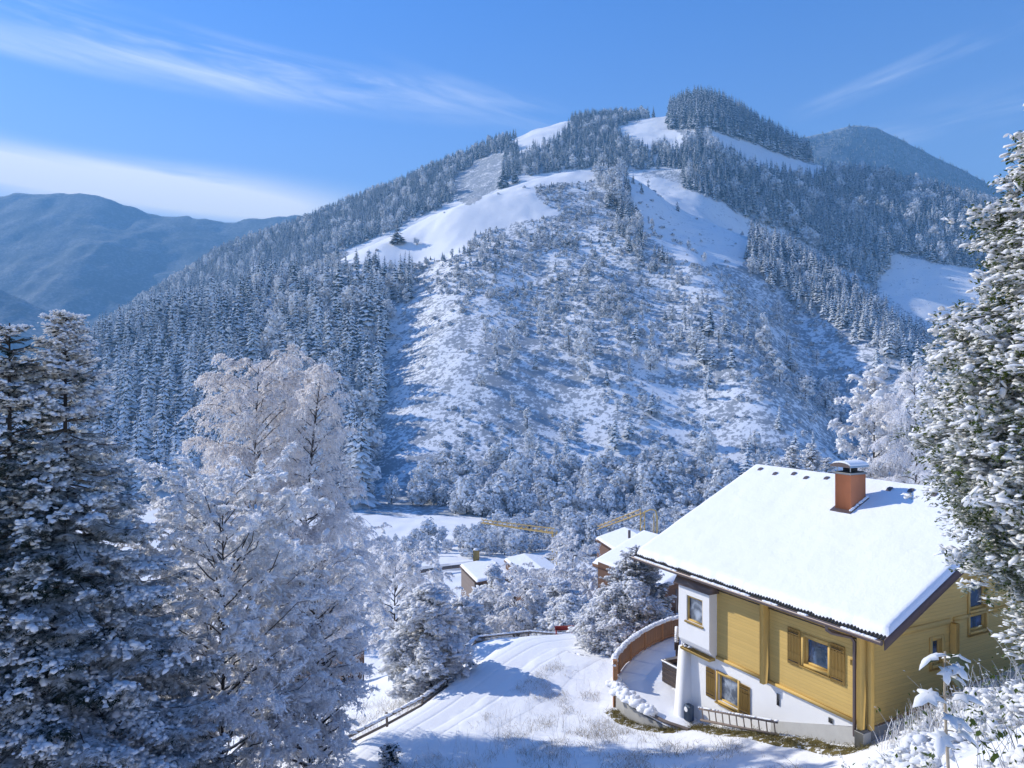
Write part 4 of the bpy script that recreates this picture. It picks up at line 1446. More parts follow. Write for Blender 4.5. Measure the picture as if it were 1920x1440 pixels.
def resample(P, step):
    P = np.asarray(P, float)
    d = np.r_[0, np.cumsum(np.linalg.norm(np.diff(P, axis=0), axis=1))]
    s_ = np.linspace(0, d[-1], max(2, int(d[-1] / step)))
    return np.stack([np.interp(s_, d, P[:, k]) for k in range(P.shape[1])], -1)


rl = empty('terrace_railing', (4.1, 29.7, TZ))
tag(rl, 'curved brown board railing with snow along its top rail', 'railing')
line = resample(EDGE[:7], .14)
m = MB()
for p, q in zip(line[:-1], line[1:]):
    d = (q - p) / np.linalg.norm(q - p)
    nrm = np.array([-d[1], d[0]])
    fr = (np.array([*p, 0]), np.array([*d, 0]), np.array([*nrm, 0]), np.array([0, 0, 1.0]))
    L = np.linalg.norm(q - p)
    m.box((.008, -.012, TZ + .16), (L - .008, .012, TZ + .84 + R.uniform(-.01, .01)), 0, fr, .003)
part(m, 'board_panel', MT['railwood'], rl)
pl_ = resample(EDGE[:7], 1.15)
for k, p in enumerate(pl_):
    m = MB(); m.box((p[0] - .05, p[1] - .05, TZ - .02), (p[0] + .05, p[1] + .05, TZ + .88), 0, None, .008)
    part(m, 'post', MT['railwood'], rl)
m = MB()
for zz in (TZ + .13, TZ + .86):
    m.tube(np.c_[line, np.full(len(line), zz)], .05, 6)
part(m, 'rail', MT['railwood'], rl)
m = MB()
k = 420
d_ = np.r_[0, np.cumsum(np.linalg.norm(np.diff(line, axis=0), axis=1))]
s_ = R.random(k) * d_[-1]
T_ = np.stack([np.interp(s_, d_, line[:, 0]), np.interp(s_, d_, line[:, 1]), np.full(k, TZ + .92)], -1)
T_[:, :2] += R.normal(0, .025, (k, 2))
m.stamp(*DOME, scaleA(np.broadcast_to(np.eye(3), (k, 3, 3)), R.uniform(.08, .13, k), R.uniform(.08, .13, k), R.uniform(.08, .13, k)), T_, 0, .06)
part(m, 'snow_cap', MT['snow_clump'], rl, True)
# end post standing proud at the corner
m = MB(); m.box((3.93, 28.8, -13.1), (4.10, 28.97, -10.72), 0, None, .012)
o = m.build('corner_post', MT['railwood']); tag(o, 'thick brown post at the outer corner of the curved terrace', 'post')
m = MB()
line2 = resample(EDGE[6:], .22)
k = len(line2)
m.tube(np.c_[line2, np.full(k, TZ + .12)], .06, 6)
sr = m.build('edge_beam', MT['fencewood'])
tag(sr, 'dark timber beam along the open edge of the terrace', 'beam')
m = MB()
k = 150
s_ = R.random(k) ** 1.2
ix = s_ * (len(line2) * .62)
T_ = np.stack([np.interp(ix, np.arange(len(line2)), line2[:, 0]), np.interp(ix, np.arange(len(line2)), line2[:, 1]), TZ + .16 + R.uniform(0, .12, k)], -1)
T_[:, :2] += R.normal(0, .10, (k, 2))
m.stamp(*DOME, scaleA(rnd_axes(k, R) * .2 + np.eye(3) * .9, *R.uniform(.12, .26, (2, k)), R.uniform(.10, .22, k)), T_, 0, .06)
o = m.build('snow_heap', MT['snow_clump'], None, True); tag(o, 'lumpy snow heaped along the terrace edge beam', 'snow heap')

# planter box and wheel
pb = empty('planter_box', H(9.1, -1.5, TZ + .1))
tag(pb, 'weathered board planter box with snow on its rim, beside the white buttress', 'planter')
PF = (H(8.25, -2.15, TZ + .1), D1, -D2, np.array([0, 0, 1.0]))
m = MB()
for k in range(4):
    z0, z1 = .02 + .2 * k, .2 + .2 * k
    m.box((0, 1.04, z0), (1.7, 1.09, z1), 0, PF, .006); m.box((0, 0, z0), (1.7, .05, z1), 0, PF, .006)
    m.box((0, .052, z0), (.05, 1.038, z1), 0, PF, .006); m.box((1.65, .052, z0), (1.7, 1.038, z1), 0, PF, .006)
part(m, 'side_boards', MT['greywood'], pb)
m = MB(); m.box((.055, .055, .5), (1.645, 1.035, .66), 0, PF)
part(m, 'soil', MT['bark'], pb)
m = MB()
for lo_, hi_ in (((-.03, 1.0, .80), (1.73, 1.14, .88)), ((-.03, -.04, .80), (1.73, .08, .88)), ((-.03, .082, .80), (.09, .998, .875)), ((1.61, .082, .80), (1.73, .998, .875))):
    m.box(lo_, hi_, 0, PF, .03)
part(m, 'snow_rim', MT['snow_clump'], pb)
wh = empty('wooden_wheel', H(10, -1.85, TZ + .1))
tag(wh, 'round brown wooden disc with a snowy rim standing above the planter', 'wheel')
ctr = H(10.0, -1.85, TZ + 1.62)
m = MB()
ang = np.linspace(0, 2 * np.pi, 33)[:-1]
ax1, ax2, nrm = D1 * .75 + D2 * .66, np.array([0, 0, 1.0]), None
ax1 = ax1 / np.linalg.norm(ax1); nrm = np.cross(ax1, ax2)
ring = lambda rad, off: [ctr + rad * (math.cos(q) * ax1 + math.sin(q) * ax2) + off * nrm for q in ang]
V = ring(.42, -.09) + ring(.42, .09) + ring(.34, .09) + ring(.34, -.09)
n_ = 32
F = [[a_ * n_ + k, a_ * n_ + (k + 1) % n_, ((a_ + 1) % 4) * n_ + (k + 1) % n_, ((a_ + 1) % 4) * n_ + k] for a_ in range(4) for k in range(n_)]
m.add(V, F)
m.add(ring(.341, -.03), [list(range(n_))]); m.add(ring(.341, .03), [list(range(n_))])
part(m, 'disc', MT['dark_wood'], wh)
m = MB(); m.tube([ctr - [0, 0, 1.5], ctr - [0, 0, .38]], .05, 8)
part(m, 'stand', MT['dark_wood'], wh)
m = MB()
q = np.linspace(.15, math.pi - .15, 16)
T_ = np.array([ctr + .44 * (math.cos(k) * ax1 + math.sin(k) * ax2) for k in q])
m.stamp(*DOME, np.broadcast_to(np.eye(3) * .085, (16, 3, 3)), T_, 0, .05)
part(m, 'snow_rim', MT['snow_clump'], wh, True)
# garden meter
gm_ = empty('garden_tap_unit', H(6.75, .35, -11.6))
tag(gm_, 'small dark blue unit with a round white dial at the buttress foot', 'garden unit')
c_ = H(6.78, .30, -11.33)
m = MB(); m.box((-.16, -.14, -.42), (.16, .14, .16), 0, (c_, D1, -D2, np.array([0, 0, 1.0])), .06)
MT['bluebox'] = m_plain('blue_grey', (.06, .09, .14), .5, .3, 8)
part(m, 'case', MT['bluebox'], gm_)
m = MB()
f_ = (c_, D1, -D2, np.array([0, 0, 1.0]))
m.add([H(.09 * math.cos(q), .146, .02 + .09 * math.sin(q), f_) for q in np.linspace(0, 2 * np.pi, 21)[:-1]], [list(range(20))])
part(m, 'dial', MT['plaster'], gm_)

# ladder lying along the foot of the wall
ld = empty('ladder', H(4.2, .6, -11.1))
tag(ld, 'grey wooden ladder lying on its side at the foot of the chalet wall', 'ladder')
a_, b_ = H(6.1, .38, -11.42), H(2.75, .30, -10.55)
a2, b2 = a_ + np.array([0, 0, .40]) - D2 * .06, b_ + np.array([0, 0, .40]) - D2 * .06
m = MB(); m.beam(a_, b_, .05, .07); m.beam(a2, b2, .05, .07)
part(m, 'rail', MT['greywood'], ld)
m = MB()
for f in np.linspace(.04, .96, 11):
    m.tube([a_ + (b_ - a_) * f, a2 + (b2 - a2) * f], .02, 6)
part(m, 'rung', MT['greywood'], ld)
m = MB()
k = 60; f = R.random(k)
m.stamp(*DOME, np.broadcast_to(np.diag([.06, .04, .035]), (k, 3, 3)), a2 + (b2 - a2) * f[:, None] + [0, 0, .04], 0, .1)
part(m, 'snow_cap', MT['snow_clump'], ld, True)

# ------------------------------------------------------------------ near trees
def gz(x, y):
    return float(ground(np.array([x]), np.array([y]))[0])


def spruce(name, label, x, y, ztop, rmax, slope, seed, zvis=-10.5, lean=(0, 0), dens=1.0, snowy=1.0, group=None, nsn=14, lsz=.047):
    """large spruce: whorls of drooping boughs, needle twigs, snow lying on them"""
    r = np.random.default_rng(seed)
    zb = gz(x, y)
    Hh = ztop - zb
    o = empty(name, (x, y, zb - .1))
    tag(o, label, 'tree', group)
    m = MB()
    zz = np.linspace(-.2, Hh, 14)
    tr = lambda z_: np.array([x + lean[0] * z_ / Hh, y + lean[1] * z_ / Hh, zb + z_])
    m.tube([tr(k) for k in zz], np.interp(zz, [0, Hh], [.19, .012]), 9)
    part(m, 'trunk', MT['frostbark'], o, True)
    cr = MB(); sn = MB()
    tw_p, tw_d, tw_l, sn_w = [], [], [], []
    z_ = max(.8, zvis - zb)
    spines = []
    while z_ < Hh - .12:
        dep = Hh - z_
        Lb = min(rmax, .22 + slope * dep)
        nb = 5 if dep < 1.2 else 6 if dep < 3 else 8
        a0 = r.uniform(0, 6.3)
        for k in range(nb):
            an = a0 + (k + r.uniform(-.25, .25)) / nb * 2 * np.pi
            L = Lb * r.uniform(.72, 1.15)
            d = np.array([math.cos(an), math.sin(an), 0])
            n_ = 9
            s_ = np.linspace(0, 1, n_)
            up = .35 if dep < 2.5 else .05
            droop = (.30 + .25 * r.random()) * min(1, dep / 4)
            P = tr(z_ + r.uniform(-.08, .08)) + d * L * s_[:, None] + np.array([0, 0, 1]) * (L * (up * s_ - droop * s_ ** 1.4 + .22 * s_ ** 4 * min(1, dep / 3)))[:, None]
            spines.append((P, L))
            side = np.array([-d[1], d[0], 0])
            nt_ = int(max(6, L * 13) * dens)
            for q in range(nt_):
                f = .12 + .88 * (q + r.random()) / nt_
                p = np.array([np.interp(f, s_, P[:, c_]) for c_ in range(3)])
                l = (.16 + .42 * L / rmax * math.sin(min(1, f * 1.15) * math.pi * .82)) * r.uniform(.75, 1.25)
                sg = 1 if q % 2 else -1
                dd = d * r.uniform(.5, 1.0) + side * sg * r.uniform(.35, 1.0) + np.array([0, 0, r.uniform(-.55, -.05) if dep > 2 else r.uniform(-.2, .35)])
                if q == nt_ - 1: dd = d + [0, 0, .1]
                tw_p.append(p); tw_d.append(dd / np.linalg.norm(dd)); tw_l.append(l); sn_w.append(f)
        z_ += r.uniform(.20, .34) * (1 if dep > 2 else .75)
    tw_p, tw_d, tw_l = np.array(tw_p), np.array(tw_d), np.array(tw_l)
    # each twig with two or three side shoots
    A = axes(tw_d)
    cr.stamp(*TUFT, scaleA(A, tw_l, tw_l * .9, tw_l * .9), tw_p, 0, 0)
    for sg in (-1, 1):
        rr = unit(tw_d + sg * .75 * A[:, :, 1] + [0, 0, -.28])
        A2 = axes(rr)
        l2 = tw_l * r.uniform(.45, .7, len(tw_l))
        cr.stamp(*TUFT, scaleA(A2, l2, l2, l2), tw_p + tw_d * (tw_l * r.uniform(.15, .6, len(tw_l)))[:, None], 0, 0)
    for P, L in spines[::1]:
        cr.tube(P, np.linspace(.022, .006, len(P)), 4, 1, False)
    # snow: lumps in clumps on the boughs
    k = len(tw_l)
    cn = .5 + .5 * fbm(tw_p[:, 0] * 1.25 + tw_p[:, 2] * .9, tw_p[:, 1] * 1.25 - tw_p[:, 2] * 1.5, seed, 2) * 1.7
    topd = np.clip((ztop - tw_p[:, 2]) / 2.5, 0, 1)
    for rp_ in range(nsn):
        keep = r.random(k) < snowy * sstep(.47, .60, cn + .36 * (1 - topd) + .1 * r.normal(size=k))
        kk = int(keep.sum())
        f = r.uniform(.0, 1.08, kk)
        p = tw_p[keep] + tw_d[keep] * (tw_l[keep] * f)[:, None] + r.normal(0, .045, (kk, 3)) * [1, 1, .6] + [0, 0, .02]
        s_ = lsz * r.uniform(.55, 1.45, kk) * (.6 + .4 * topd[keep])
        hor = tw_d[keep] * [1, 1, .6] + r.normal(0, .45, (kk, 3)) * [1, 1, .4]
        sn.stamp(*(LUMP if rp_ > 5 else DOME), scaleA(axes(unit(hor)), s_ * r.uniform(.9, 1.6, kk), s_ * r.uniform(.8, 1.2, kk), s_ * r.uniform(.7, 1.1, kk)) * (1.0 if rp_ else 1.3), p, 0, .2, r)
    c_o = part(cr, 'crown', [MT['needle_snow'], MT['bark']], o)
    part(sn, 'snow_load', MT['clump'], o, True)
    return o


MT['frostbirch'] = m_foliage('frosted_birch_twig', (.20, .15, .125), (.38, .31, .27), -1.25, -.2, 5.0, 1.3, (.91, .89, .885), trans=.48)
MT['needle_snow'] = m_foliage('needles_with_rime', (.010, .022, .016), (.030, .052, .034), .62, 1.2, 7.0, 1.1, (.80, .82, .85))
mt, t = mat('branch_snow')
P = t.n('ShaderNodeTexCoord').outputs['Object']
n = t.noise(P, 14.0, 4, .6)
bp = t.n('ShaderNodeBump', {'Height': n, 'Strength': .3, 'Distance': .02}).outputs[0]
c = t.mix(n, (.86, .875, .90), (.92, .925, .935))
d_ = t.n('ShaderNodeBsdfDiffuse', {'Color': c, 'Normal': bp})
tl = t.n('ShaderNodeBsdfTranslucent', {'Color': c, 'Normal': bp})
t.n('ShaderNodeOutputMaterial', {0: t.n('ShaderNodeMixShader', {0: .28, 1: d_.outputs[0], 2: tl.outputs[0]}).outputs[0]})
MT['clump'] = mt


def birch(name, label, x, y, ztop, seed, limbs, twig_l, spread, zlow, lean=(0, 0), rad=.14, ntw=26, hang=1.0, fuzz=3, wtw=.022, mats=None, group=None, prof=None, fz=.05, domes=0, cat='tree', trunk2=None, gap=.0):
    """leafless tree with hanging, frost coated twigs"""
    r = np.random.default_rng(seed)
    zb = gz(x, y)
    Hh = ztop - zb
    o = empty(name, (x, y, zb - .1))
    tag(o, label, cat, group)
    bend = r.normal(0, .15, 2)
    tr = lambda f: np.array([x + lean[0] * f ** 1.3 + bend[0] * math.sin(f * 3.1), y + lean[1] * f + bend[1] * math.sin(f * 3.1), zb + f * Hh])
    m = MB()
    fs = np.linspace(-.02, 1, 16)
    m.tube([tr(max(f, 0)) - [0, 0, .3 if f < 0 else 0] for f in fs], np.interp(fs, [0, 1], [rad, .012]), 8)
    tw = MB()
    T0_, TD, TL = [], [], []
    f0 = (zlow - zb) / Hh
    prof = prof or (lambda f: math.sin(min(1, (1 - f) * 1.25 + .10) * math.pi * .62))
    for i in range(limbs):
        f = f0 + (1 - f0) * (i + r.random()) / limbs
        f = min(f, .985)
        g = (f - f0) / (1 - f0)
        L = spread * max(.12, prof(g)) * r.uniform(.7, 1.12)
        an = i * 2.399 + r.uniform(-.4, .4)
        d = np.array([math.cos(an), math.sin(an), 0])
        n_ = 7
        s_ = np.linspace(0, 1, n_)
        rise = r.uniform(.55, 1.05) * (1.25 if g > .6 else 1)
        P = tr(f) + d * L * s_[:, None] * [1, 1, 1] + np.array([0, 0, 1]) * (L * (rise * s_ - .55 * hang * s_ ** 2.2))[:, None]
        P[1:-1] += r.normal(0, .05 * L, (n_ - 2, 3)) * .5
        m.tube(P, np.linspace(.05 * (1 - g) + .014, .007, n_), 5, 0, False)
        # second order branches
        nb = int(max(3, L * 3.6))
        for b in range(nb):
            ff = .22 + .78 * (b + r.random()) / nb
            p = np.array([np.interp(ff, s_, P[:, c_]) for c_ in range(3)])
            dd = unit(d * r.uniform(.2, 1.0) + np.array([-d[1], d[0], 0]) * r.uniform(-1, 1) + [0, 0, r.uniform(.0, .8)])
            l2 = L * r.uniform(.22, .45) + .15
            Q = p + dd * l2 * s_[:, None] + np.array([0, 0, -1]) * (l2 * .75 * hang * s_ ** 2)[:, None]
            tw.tube(Q, np.linspace(.014, .005, n_), 3, 0, False)
            k = max(4, int(ntw * (.5 + l2)))
            ss = r.uniform(.1, 1, k)
            base = np.stack([np.interp(ss, s_, Q[:, c_]) for c_ in range(3)], -1)
            T0_.append(base)
            TD.append(unit(dd * .55 + r.normal(0, .6, (k, 3)) + [0, 0, .1]))
            TL.append(twig_l * r.uniform(.4, 1.25, k) * (.45 + .55 * (1 - g)))
    part(m, 'trunk', MT['frostbark'], o, True)
    T0_, TD, TL = np.concatenate(T0_), np.concatenate(TD), np.concatenate(TL)
    s_ = np.linspace(0, 1, 5)
    P = T0_[:, None] + TD[:, None] * (TL[:, None, None] * s_[None, :, None]) * .75
    P[..., 2] -= hang * TL[:, None] * .85 * s_[None] ** 1.8
    ribbons(tw, P, wtw * r.uniform(.6, 1.2, len(TL)), 0, r)
    # side spurs and rime
    for q in range(fuzz):
        f = r.uniform(.1, 1, len(TL))
        ip = np.minimum((f * 4).astype(int), 3); ft = f * 4 - ip
        a_ = np.arange(len(TL))
        p = P[a_, ip] * (1 - ft)[:, None] + P[a_, ip + 1] * ft[:, None]
        AA = rnd_axes(len(TL), r)
        sz = fz * r.uniform(.5, 1.5, len(TL))
        tw.stamp(*QUAD, scaleA(AA, sz * 1.9, sz * .55, sz), p, 0)
    if domes:
        k = int(len(TL) * domes)
        ix = r.integers(0, len(TL), k); jx = r.integers(0, 4, k)
        sz = fz * r.uniform(.5, 1.5, k) * (1 + 1.0 * (r.random(k) < .12))
        hd = unit(P[ix, jx + 1] - P[ix, jx]) * [1, 1, .6] + r.normal(0, .3, (k, 3))
        tw.stamp(*DOME, scaleA(axes(unit(hd + 1e-3)), sz * 1.7, sz * .9, sz * .7), P[ix, jx], 1, .15, r)
    part(tw, 'crown', [mats or MT['frostwood'], MT['clump']], o, [1])
    return o


def leafy(name, label, x, y, env, seed, n, ls, zb=None, mat_leaf=None, trunk=None, cat='tree', group=None, snow=.8, depth=.55, sx=1.0, ln=6, droop=.35, domesz=1.0, lump=.22, face=None):
    """evergreen with sprays of leaves, each carrying a pillow of snow; env = list of (z, radius)"""
    r = np.random.default_rng(seed)
    zb = gz(x, y) if zb is None else zb
    o = empty(name, (x, y, zb - .1))
    tag(o, label, cat, group)
    ez, er = np.array([e_[0] for e_ in env]), np.array([e_[1] for e_ in env])
    m = MB()
    ztop = ez.max()
    tw = trunk or .16
    m.tube([[x, y, zb - .2], [x + .05, y, zb + (ztop - zb) * .4], [x, y + .04, zb + (ztop - zb) * .93]], [tw, tw * .7, .02], 8)
    # spray positions: limbs reach out to the envelope
    zs = np.linspace(ez.min(), ez.max(), 200)
    w_ = np.interp(zs, ez, er) + .15
    cdf = np.cumsum(w_); cdf /= cdf[-1]
    nl = max(20, n // 26)
    zl = np.interp(r.random(nl), cdf, zs)
    al_ = r.uniform(0, 2 * np.pi, nl)
    if face is not None:
        al_ = face[0] + face[1] * (r.random(nl) * 2 - 1)
    Pp, Dd = [], []
    for i in range(nl):
        rad = np.interp(zl[i], ez, er) * (1 + lump * r.normal() * .6) 
        d = np.array([math.cos(al_[i]) * sx, math.sin(al_[i]), 0])
        tip = np.array([x, y, zl[i]]) + d * rad
        root = np.array([x, y, zl[i] + rad * .35 * r.uniform(-.5, .6)])
        k = n // nl
        f = depth + (1 - depth) * r.random(k) ** .7
        spread = .10 + .16 * rad * (1.15 - f)
        p = root + (tip - root) * f[:, None] + r.normal(0, 1, (k, 3)) * spread[:, None] * [1, 1, .55]
        p[:, 2] -= droop * rad * .3 * f ** 2
        Pp.append(p)
        Dd.append(unit(d + r.normal(0, .55, (k, 3)) + [0, 0, -.1]))
        if i % 2 == 0:
            m.tube([root, root + (tip - root) * .5 + [0, 0, .03], tip - [0, 0, droop * rad * .3]], [.03, .018, .006], 4, 0, False)
    part(m, 'trunk', MT['frostbark'], o, True)
    Pp, Dd = np.concatenate(Pp), np.concatenate(Dd)
    A = axes(Dd)
    cr, sn = MB(), MB()
    K = len(Pp)
    for q in range(ln):
        an = r.uniform(-1.5, 1.5, K)
        dd = unit(Dd * np.cos(an)[:, None] + A[:, :, 1] * np.sin(an)[:, None] + np.array([0, 0, 1]) * r.uniform(-.6, .35, K)[:, None])
        s_ = ls * r.uniform(.7, 1.3, K)
        cr.stamp(*LEAF, scaleA(axes(dd), s_, s_, s_), Pp + r.normal(0, ls * .55, (K, 3)), 0)
    cn = .5 + .8 * fbm(Pp[:, 0] * 2.6 / (ls / .06) + Pp[:, 2] * 1.1, Pp[:, 1] * 2.6 / (ls / .06) - Pp[:, 2] * 2.1 / (ls / .06), seed, 3)
    keep = r.random(K) < np.clip(snow * 1.7 * sstep(.20, .52, cn), 0, 1)
    k = int(keep.sum())
    for rp_ in range(7):
        s_ = ls * domesz * r.uniform(.35, .85, k) * (1.25 if rp_ < 2 else .8)
        sn.stamp(*(DOME if rp_ < 2 else LUMP), scaleA(axes(unit(Dd[keep] * [1, 1, .6] + r.normal(0, .4, (k, 3)) * [1, 1, .4])), s_ * r.uniform(1.0, 1.7, k), s_ * r.uniform(.7, 1.1, k), s_ * r.uniform(.45, .8, k)), Pp[keep] + r.normal(0, ls * .95, (k, 3)) * [1, 1, .5] + [0, 0, ls * .25], 0, .2, r)
    part(cr, 'crown', mat_leaf or MT['leaf_snow'], o)
    part(sn, 'snow_load', MT['clump'], o, True)
    return o


MT['leaf_snow'] = m_foliage('leaves_with_rime', (.034, .056, .014), (.13, .175, .045), .75, 1.35, 7.0, .9)
MT['shrub_snow'] = m_foliage('shrub_with_rime', (.024, .034, .022), (.075, .085, .055), -.15, .9, 6.0, 1.2)

# spruces in the left foreground
spruce('snowy_spruce', 'tall dark green snow laden spruce with a branching tip, biggest tree at the left', -10.35, 17.2, 1.68, 3.3, .33, 31)
spruce('snowy_spruce', 'dark snow laden spruce crossing the left picture edge beside the tallest spruce', -11.1, 16.4, 1.35, 2.6, .31, 32)
# birches
birch('frosted_birch', 'tall frosted birch with hanging twigs, right one of the pair of birches', -7.85, 27, .72, 41, 88, .85, 2.55, -9.6, (.95, 0), .15, 34, .95, mats=MT['frostbirch'], fuzz=3, fz=.042, prof=lambda g: (.10 + .95 * (1 - g) ** .75) * (1 if g > .25 else .6 + 1.6 * g))
birch('frosted_birch', 'frosted birch with a rounded top, left one of the pair of birches', -10.4, 29, .62, 42, 72, .75, 2.0, -7.5, (.5, 0), .14, 34, .85, mats=MT['frostbirch'], fuzz=3, fz=.042, prof=lambda g: .25 + .8 * math.sin(math.pi * (.97 - .75 * g)))
birch('frosted_thicket', 'broad frosted bush of fine twigs with snow flakes, beside the dark spruce', -8.1, 20.5, -3.3, 43, 110, .42, 2.6, -12.8, (.1, 0), .07, 32, .38, fuzz=4, fz=.042, domes=.5, cat='shrub', prof=lambda g: .45 + .55 * math.sin(math.pi * (.95 - .85 * g)))
birch('frosted_thicket', 'low frosted bush of brown twigs reaching over the snow slope at the birch foot', -6.35, 23.0, -5.8, 44, 110, .42, 1.7, -12.6, (.1, 0), .06, 32, .5, fuzz=3, fz=.04, domes=.25, cat='shrub', prof=lambda g: .5 + .5 * math.sin(math.pi * (.95 - .85 * g)))
birch('frosted_thicket', 'tall frosted bush behind the broad foreground bush, below the left birch', -9.9, 24.5, -4.7, 45, 60, .5, 2.2, -12, (.1, 0), .1, 26, .45, fuzz=3, fz=.045, domes=.3, cat='shrub')
# big evergreen at the right
ENV = [(-4.9, .6), (-4.2, .85), (-3.6, 1.15), (-3.0, 1.4), (-2.5, 1.6), (-1.9, 2.05), (-1.2, 2.3), (-.2, 2.35), (.68, 2.2), (1.5, 1.85), (2.2, 1.6), (2.9, 1.4), (3.3, 1.2), (4.2, .85), (5.2, .6), (6.3, .2)]
ENV = [(z_, r_ * .94) for z_, r_ in ENV]
leafy('snowy_evergreen', 'big dark green broadleaf tree loaded with snow clumps at the right picture edge', 8.1, 9.6, ENV, 51, 17000, .064, trunk=.2, depth=.60, ln=10, domesz=1.0, snow=.78, lump=.16, face=(math.pi * 1.12, 2.0))
# bare frosted trees beyond the roof
birch('frosted_tree_bare', 'pale frosted tree with clumped twig ends rising beyond the chalet roof', 22.8, 47, .95, 61, 46, .6, 2.0, -8.5, (.2, 0), .14, 14, .55, fuzz=3, fz=.11, domes=.7, wtw=.04)
birch('frosted_birch', 'fine hanging frosted birch between the chalet roof and the big evergreen', 24.4, 44.5, 1.1, 62, 56, .9, 2.4, -9, (-.3, 0), .15, 26, 1.1, wtw=.03, fuzz=3, fz=.055)
birch('frosted_birch', 'frosted birch half hidden by the big evergreen, beyond the roof end', 28.5, 46, .8, 63, 46, 1.0, 3.4, -9, (.2, 0), .15, 22, 1.1, wtw=.03, fuzz=3, fz=.055)

# shrubs and small trees of the garden below the drive: u, v of the top, half width px, distance
SHRUBS = [
    ('f', 742, 1052, 62, 41, 'pale brown frosted weeping tree standing left of the drive'),
    ('e', 806, 1098, 74, 33.5, 'big snow covered evergreen bush at the bend of the drive fence'),
    ('e', 921, 1058, 44, 56, 'dark round evergreen bush in front of the flat roofed hut'),
    ('f', 1075, 1016, 44, 64, 'tall pale frosted tree behind the garden bushes'),
    ('e', 1052, 1082, 56, 50, 'wide snowy evergreen bush in the middle of the garden thicket'),
    ('f', 962, 1110, 52, 46, 'grey frosted bush behind the drive end fence'),
    ('e', 1070, 1118, 52, 43, 'snow heaped evergreen bush nearest to the drive end'),
    ('e', 868, 1120, 44, 43.5, 'snowy evergreen bush between the drive fence and the hut'),
    ('f', 1100, 1080, 48, 58, 'frosted bush beside the neighbouring timber house'),
    ('f', 805, 1080, 46, 50, 'light frosted bush behind the bend of the drive'),
    ('f', 990, 1072, 40, 66, 'small grey frosted bush right of the hut'),
    ('e', 1010, 1118, 40, 47, 'small snowy evergreen bush amid the garden thicket'),
    ('f', 650, 1010, 60, 72, 'frosted thicket behind the birch trunk, above the barn'),
    ('f', 590, 1030, 60, 66, 'frosted thicket left of the birch trunk'),
    ('f', 705, 1040, 46, 78, 'frosted thicket between birch and road'),
    ('e', 1138, 1100, 36, 50, 'narrow snowy bush at the gable of the neighbouring house'),
]
for k, (kd, u, v, hw, Y, lb) in enumerate(SHRUBS):
    x, zt = (u - 960) / FPX * Y, (720 - v) / FPX * Y
    w_ = hw / FPX * Y
    g_ = gz(x, Y)
    if kd == 'f':
        birch('frosted_shrub' if 'bush' in lb or 'thicket' in lb else 'frosted_tree_bare', lb, x, Y, zt, 300 + k, 34, .55, w_ * 1.15, g_ + .12 * (zt - g_), (0, 0), .07, 20, .8, fuzz=3, fz=.075, wtw=.03, domes=.25, cat='shrub' if 'bush' in lb or 'thicket' in lb else 'tree', prof=lambda g: .45 + .55 * math.sin(math.pi * (.97 - .8 * g)))
    else:
        h_ = zt - g_
        env = [(g_ + .1, w_ * .75), (g_ + .25 * h_, w_), (g_ + .5 * h_, w_ * .92), (g_ + .75 * h_, w_ * .62), (g_ + .92 * h_, w_ * .3), (zt, .08)]
        leafy('snowy_bush', lb, x, Y, env, 400 + k, int(1300 + 500 * h_), .085 + .0008 * Y, trunk=.07, cat='bush', mat_leaf=MT['shrub_snow'], depth=.55, ln=4, domesz=1.35, snow=.85, lump=.3)
# pine like bush in front of the neighbouring house
g_ = gz(6.0, 36.5)
leafy('snowy_bush', 'broad dense snow spotted evergreen bush behind the terrace railing', 5.75, 36.5, [(g_, 2.2), (-11.6, 2.25), (-10.9, 1.7), (-10.2, 1.0), (-9.8, .5)], 71, 6500, .10, trunk=.1, cat='bush', mat_leaf=MT['shrub_snow'], depth=.5, ln=5, domesz=1.15, snow=.85)
spruce('snowy_pine', 'small dark pine with snow tufts before the neighbouring house roof', 6.35, 38.0, -8.35, 1.5, .62, 72, zvis=-12.4, dens=.9, snowy=.9, nsn=6, lsz=.07)
# little conifers beyond the ridge of the roof
for k, (u, v, Y) in enumerate(((1487, 838, 66), (1522, 830, 70), (1460, 862, 64), (1550, 858, 72))):
    lb = ('small snowy spruce peeping over the roof ridge left of its neighbour', 'taller small snowy spruce peeping over the roof ridge', 'snowy spruce tip lowest over the left end of the roof ridge', 'snowy spruce tip just left of the chimney cowl')[k]
    spruce('snowy_spruce', lb, (u - 960) / FPX * Y, Y, (720 - v) / FPX * Y, 1.7, .36, 80 + k, zvis=(720 - 935) / FPX * Y, dens=.55, nsn=5, lsz=.10)

